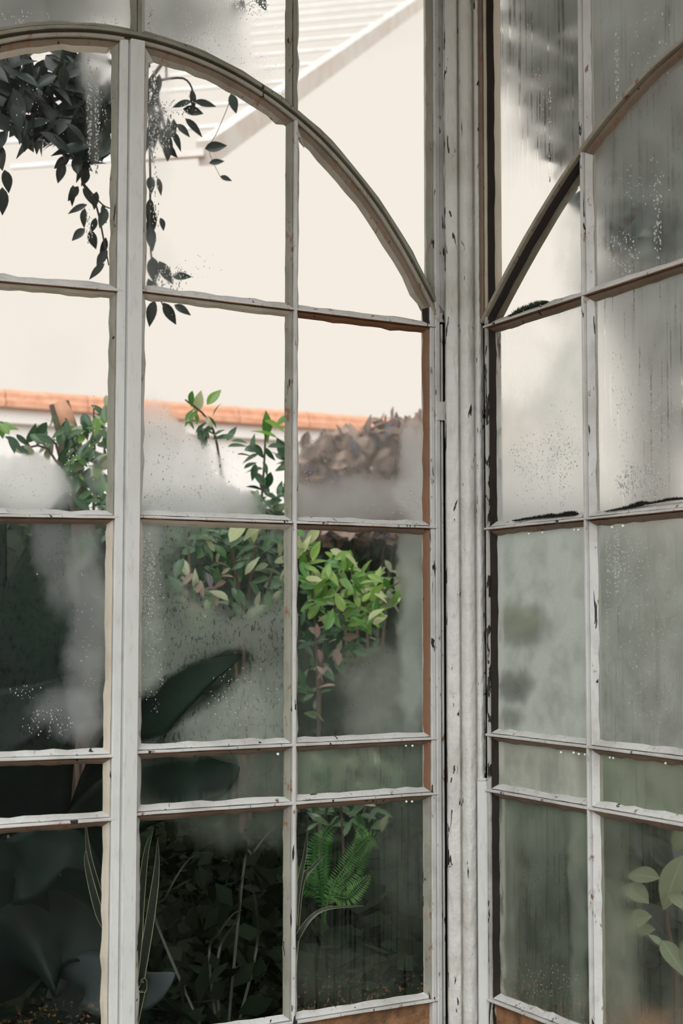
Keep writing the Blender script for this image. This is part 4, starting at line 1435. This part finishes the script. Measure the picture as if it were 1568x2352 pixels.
# broad pale leaved plant, lower right
bf = PX(1560, 1400, .55); bf.z = GZ
pl = empty('broad_leaf_plant', bf, 'broad pale leaved plant behind the bottom right pane', 'plant')
LMp = [leaf_mesh('broad_leaf', 0.42, 0.25, 0.25, mat=LM['pale'], n=9), leaf_mesh('broad_leaf_curled', 0.5, 0.6, 0.6, mat=LM['pale'], n=9)]
LMd = leaf_mesh('broad_leaf_dark', 0.5, 0.3, 0.3, mat=LM['dark'], n=9)
twig(pl, [bf, PX(1545, 2200, .5), PX(1530, 2100, .45), PX(1540, 1980, .45)], 0.008, 0.004, 'stem', 'bark')
for (x, y, tx, ty, dd, wm) in [(1570, 1965, 1521, 2078, .35, 0), (1515, 2018, 1440, 2000, .40, 0), (1490, 2075, 1425, 2020, .38, 1), (1497, 2105, 1420, 2120, .38, 0), (1505, 2135, 1450, 2135, .42, 0),
                               (1540, 2050, 1568, 2075, .35, 0), (1520, 2170, 1500, 2150, .4, 1), (1560, 2200, 1600, 2160, .4, 0), (1545, 1950, 1580, 1900, .45, 0), (1520, 2160, 1560, 2215, .4, 0)]:
    a = PX(x, y, dd); b = PX(tx, ty, dd - .02)
    place(LMp[wm], pl, 'leaf', a, b - a, (b - a).length * 1.2, TOCAM(a) + Vector((0, 0, .4)))
for (x, y, tx, ty) in [(1560, 2190, 1480, 2080), (1570, 2230, 1500, 2240), (1580, 2150, 1510, 2170), (1590, 2120, 1530, 2060), (1575, 2260, 1520, 2300), (1550, 2000, 1500, 1930), (1590, 2010, 1560, 1920), (1500, 1990, 1470, 1920), (1560, 2180, 1640, 2120)]:
    a = PX(x, y, .62); b = PX(tx, ty, .6)
    place(LMd, pl, 'leaf', a, b - a, (b - a).length * 1.3, TOCAM(a) + Vector((0, 0, .3)))
f1 = PX(1250, 1400, .7); f1.z = GZ
fz = empty('grassy_clump', f1, 'soft green clump of arching blades behind the fogged lower pane right of the post', 'plant')
for pts in ([(1250, 2100), (1230, 1960), (1190, 1905)], [(1255, 2100), (1270, 1940), (1320, 1930)], [(1250, 2100), (1265, 2000), (1330, 1975)], [(1250, 2100), (1200, 2000), (1165, 1980)], [(1250, 2120), (1280, 2040), (1215, 2040)], [(1250, 2100), (1290, 1990), (1300, 1930)]):
    blade(fz, [f1] + [PX(x, y, .6) for x, y in pts], 0.035, 'grass')

# ------------------------------------------------------------------ droplets, moss, grime
P_ = lambda k: (PA[k][0], PA[k][1])
droplets(*P_('B112'), [(360, 1060, 40, 110, 60, 3.2), (450, 1090, 110, 90, 110, 2.6), (370, 1150, 50, 25, 70, 2.6), (455, 1130, 25, 14, 10, 5)], 1)
droplets(*P_('A12'), [(90, 1110, 90, 60, 60, 2.4), (215, 1000, 4, 110, 40, 2.2), (165, 1050, 12, 20, 14, 3.5), (12, 920, 3, 45, 16, 2)], 2)
droplets(*P_('Atop'), [(205, 260, 6, 140, 110, 3.2), (222, 280, 5, 130, 90, 3.2), (235, 250, 12, 50, 20, 2.5), (205, 520, 8, 40, 30, 3), (60, 250, 60, 60, 20, 2)], 3, 1.5)
droplets(*P_('B1top'), [(352, 270, 12, 110, 160, 3.4), (380, 290, 22, 60, 110, 3), (355, 470, 10, 90, 50, 3), (390, 640, 45, 30, 110, 3), (430, 240, 30, 30, 30, 2.5), (460, 610, 60, 30, 24, 1.8)], 4, 1.5)
droplets(*P_('B212'), [(760, 1060, 70, 80, 60, 2), (945, 1150, 25, 25, 50, 3), (700, 1080, 10, 60, 30, 2), (900, 1170, 70, 15, 40, 2)], 5)
droplets(*P_('B123'), [(340, 1330, 16, 110, 260, 3.0), (350, 1450, 30, 200, 160, 2.4), (560, 1600, 90, 70, 70, 2.8), (380, 710, 40, 15, 1, 2)], 6)
droplets(*P_('R112'), [(1250, 1050, 85, 60, 330, 3.0), (1290, 1000, 40, 90, 90, 2.6), (1250, 1130, 70, 40, 100, 2.6), (1290, 1120, 8, 50, 26, 3.2)], 7)
droplets(*P_('R212'), [(1470, 1110, 60, 40, 330, 3.4), (1470, 980, 60, 110, 220, 2.8), (1440, 860, 40, 90, 70, 2.6), (1530, 1020, 35, 120, 80, 2.4)], 8, 1.3)
droplets(*P_('R223'), [(1416, 1290, 7, 80, 130, 3.2), (1440, 1280, 45, 60, 110, 2.6), (1395, 1360, 6, 150, 60, 2.6), (1480, 1400, 80, 160, 170, 2.2), (1500, 1600, 60, 60, 60, 2)], 9)
droplets(*P_('R2top'), [(1430, 580, 40, 50, 120, 2.8), (1510, 500, 10, 100, 70, 3), (1480, 420, 60, 60, 50, 2.4)], 10, 1.6)
droplets(*P_('V1'), [(1262, 300, 4, 120, 60, 3), (1235, 230, 20, 80, 40, 2.6), (1200, 60, 30, 30, 20, 2.6)], 11, 2)
droplets(*P_('V2'), [(1416, 150, 4, 110, 50, 3), (1500, 100, 60, 90, 50, 2.6)], 12, 2)
droplets(*P_('U1'), [(440, 100, 90, 30, 60, 2.4), (345, 40, 6, 35, 40, 3.5), (560, 130, 40, 60, 40, 2), (830, 60, 1, 1, 1, 2)], 13)
droplets(*P_('U0'), [(240, 45, 40, 14, 26, 3), (60, 40, 60, 20, 30, 3)], 14)
droplets(*P_('A23'), [(110, 1660, 60, 35, 70, 2.6), (60, 1590, 50, 15, 30, 2.2), (200, 1450, 30, 150, 40, 2), (85, 1318, 2, 2, 2, 6)], 15)
droplets(*P_('R145'), [(1250, 2250, 80, 40, 90, 1.8)], 16)
# hanging beads under the bars
def beads(win, wall, pts, name='hanging_drops'):
    bm = bmesh.new()
    for (x, y, r) in pts:
        s, zz_ = wall.sz(x, y, 0.008)
        mt4 = Matrix.Translation(wall.p(s, zz_, 0.008))
        bmesh.ops.create_icosphere(bm, subdivisions=2, radius=r * 0.0011, matrix=mt4)
    o = put(name, bm, M['bead'], win, smooth=True)
    o['kind'] = 'stuff'
    o['label'] = 'small water drops hanging below the bar'


mt = bpy.data.materials.new('bright_water_bead'); t = NT(mt)
t.out(t.n('ShaderNodeBsdfPrincipled', i_Base_Color=(.85, .87, .86), i_Roughness=0.08).outputs[0]); M['bead'] = mt
beads(winB, WL, [(932, 1713, 2.2), (947, 1713, 2.6), (933, 1841, 2.6), (946, 1841, 2.6), (638, 1732, 3)])
beads(winR, WR, [(1214, 1226, 2.2), (1245, 1223, 2.2), (1318, 1217, 2), (1328, 1217, 2.6), (1405, 1211, 2.4), (1430, 1208, 2.8), (1288, 1728, 2.6), (1317, 1729, 2.6), (1329, 1732, 2.6), (1343, 1733, 2.4), (1400, 1740, 2), (1408, 1741, 2), (1528, 1753, 2.2)])
# moss on the right arch bar and black mould along the bars
M['moss'] = plain('dark_green_moss', (0.035, 0.055, 0.03), 1.0, scale=60)
M['mould'] = plain('black_mould', (0.012, 0.012, 0.010), 1.0, scale=60)


def tuft(win, wall, pts, mat, n, hmax, name, label, seed, spread=3):
    rr = random.Random(seed)
    bm = bmesh.new()
    for _ in range(n):
        k = rr.random() * (len(pts) - 1)
        i = min(int(k), len(pts) - 2); f = k - i
        x = pts[i][0] + (pts[i + 1][0] - pts[i][0]) * f; y = pts[i][1] + (pts[i + 1][1] - pts[i][1]) * f
        hm = pts[i][2] + (pts[i + 1][2] - pts[i][2]) * f
        s, zz_ = wall.sz(x + rr.uniform(-spread, spread), y, 0.012)
        h = hm * hmax * rr.uniform(.3, 1)
        b = wall.p(s, zz_ - .001, 0.012 + rr.uniform(-.005, .006))
        tp = b + Vector((rr.uniform(-.5, .5) * h, rr.uniform(-.5, .5) * h, h))
        w = 0.0012
        ps = [bm.verts.new(b + Vector((w * math.cos(q), w * math.sin(q), 0))) for q in (0, 2.1, 4.2)] + [bm.verts.new(tp)]
        for q in ((0, 1, 3), (1, 2, 3), (2, 0, 3), (0, 2, 1)):
            bm.faces.new([ps[j] for j in q])
    o = put(name, bm, M[mat], win)
    o['kind'] = 'stuff'
    o['label'] = label


tuft(winR, WR, [(1170, 727, .3), (1190, 716, 1), (1215, 706, 1), (1235, 700, 1.1), (1255, 692, .3)], 'moss', 900, 0.012, 'moss', 'dark green moss tuft on the bar', 1)
tuft(winR, WR, [(1180, 1196, .3), (1215, 1191, .6), (1262, 1187, 1), (1280, 1185, .6), (1300, 1183, 1), (1318, 1181, .9), (1322, 1180, .2)], 'mould', 1400, 0.011, 'mould', 'black mould along the bar', 2)
tuft(winR, WR, [(1390, 1174, .2), (1430, 1168, .6), (1462, 1162, 1), (1475, 1158, 1), (1490, 1156, .4), (1540, 1148, .8), (1566, 1146, .6)], 'mould', 1400, 0.010, 'mould', 'black mould along the bar', 3)
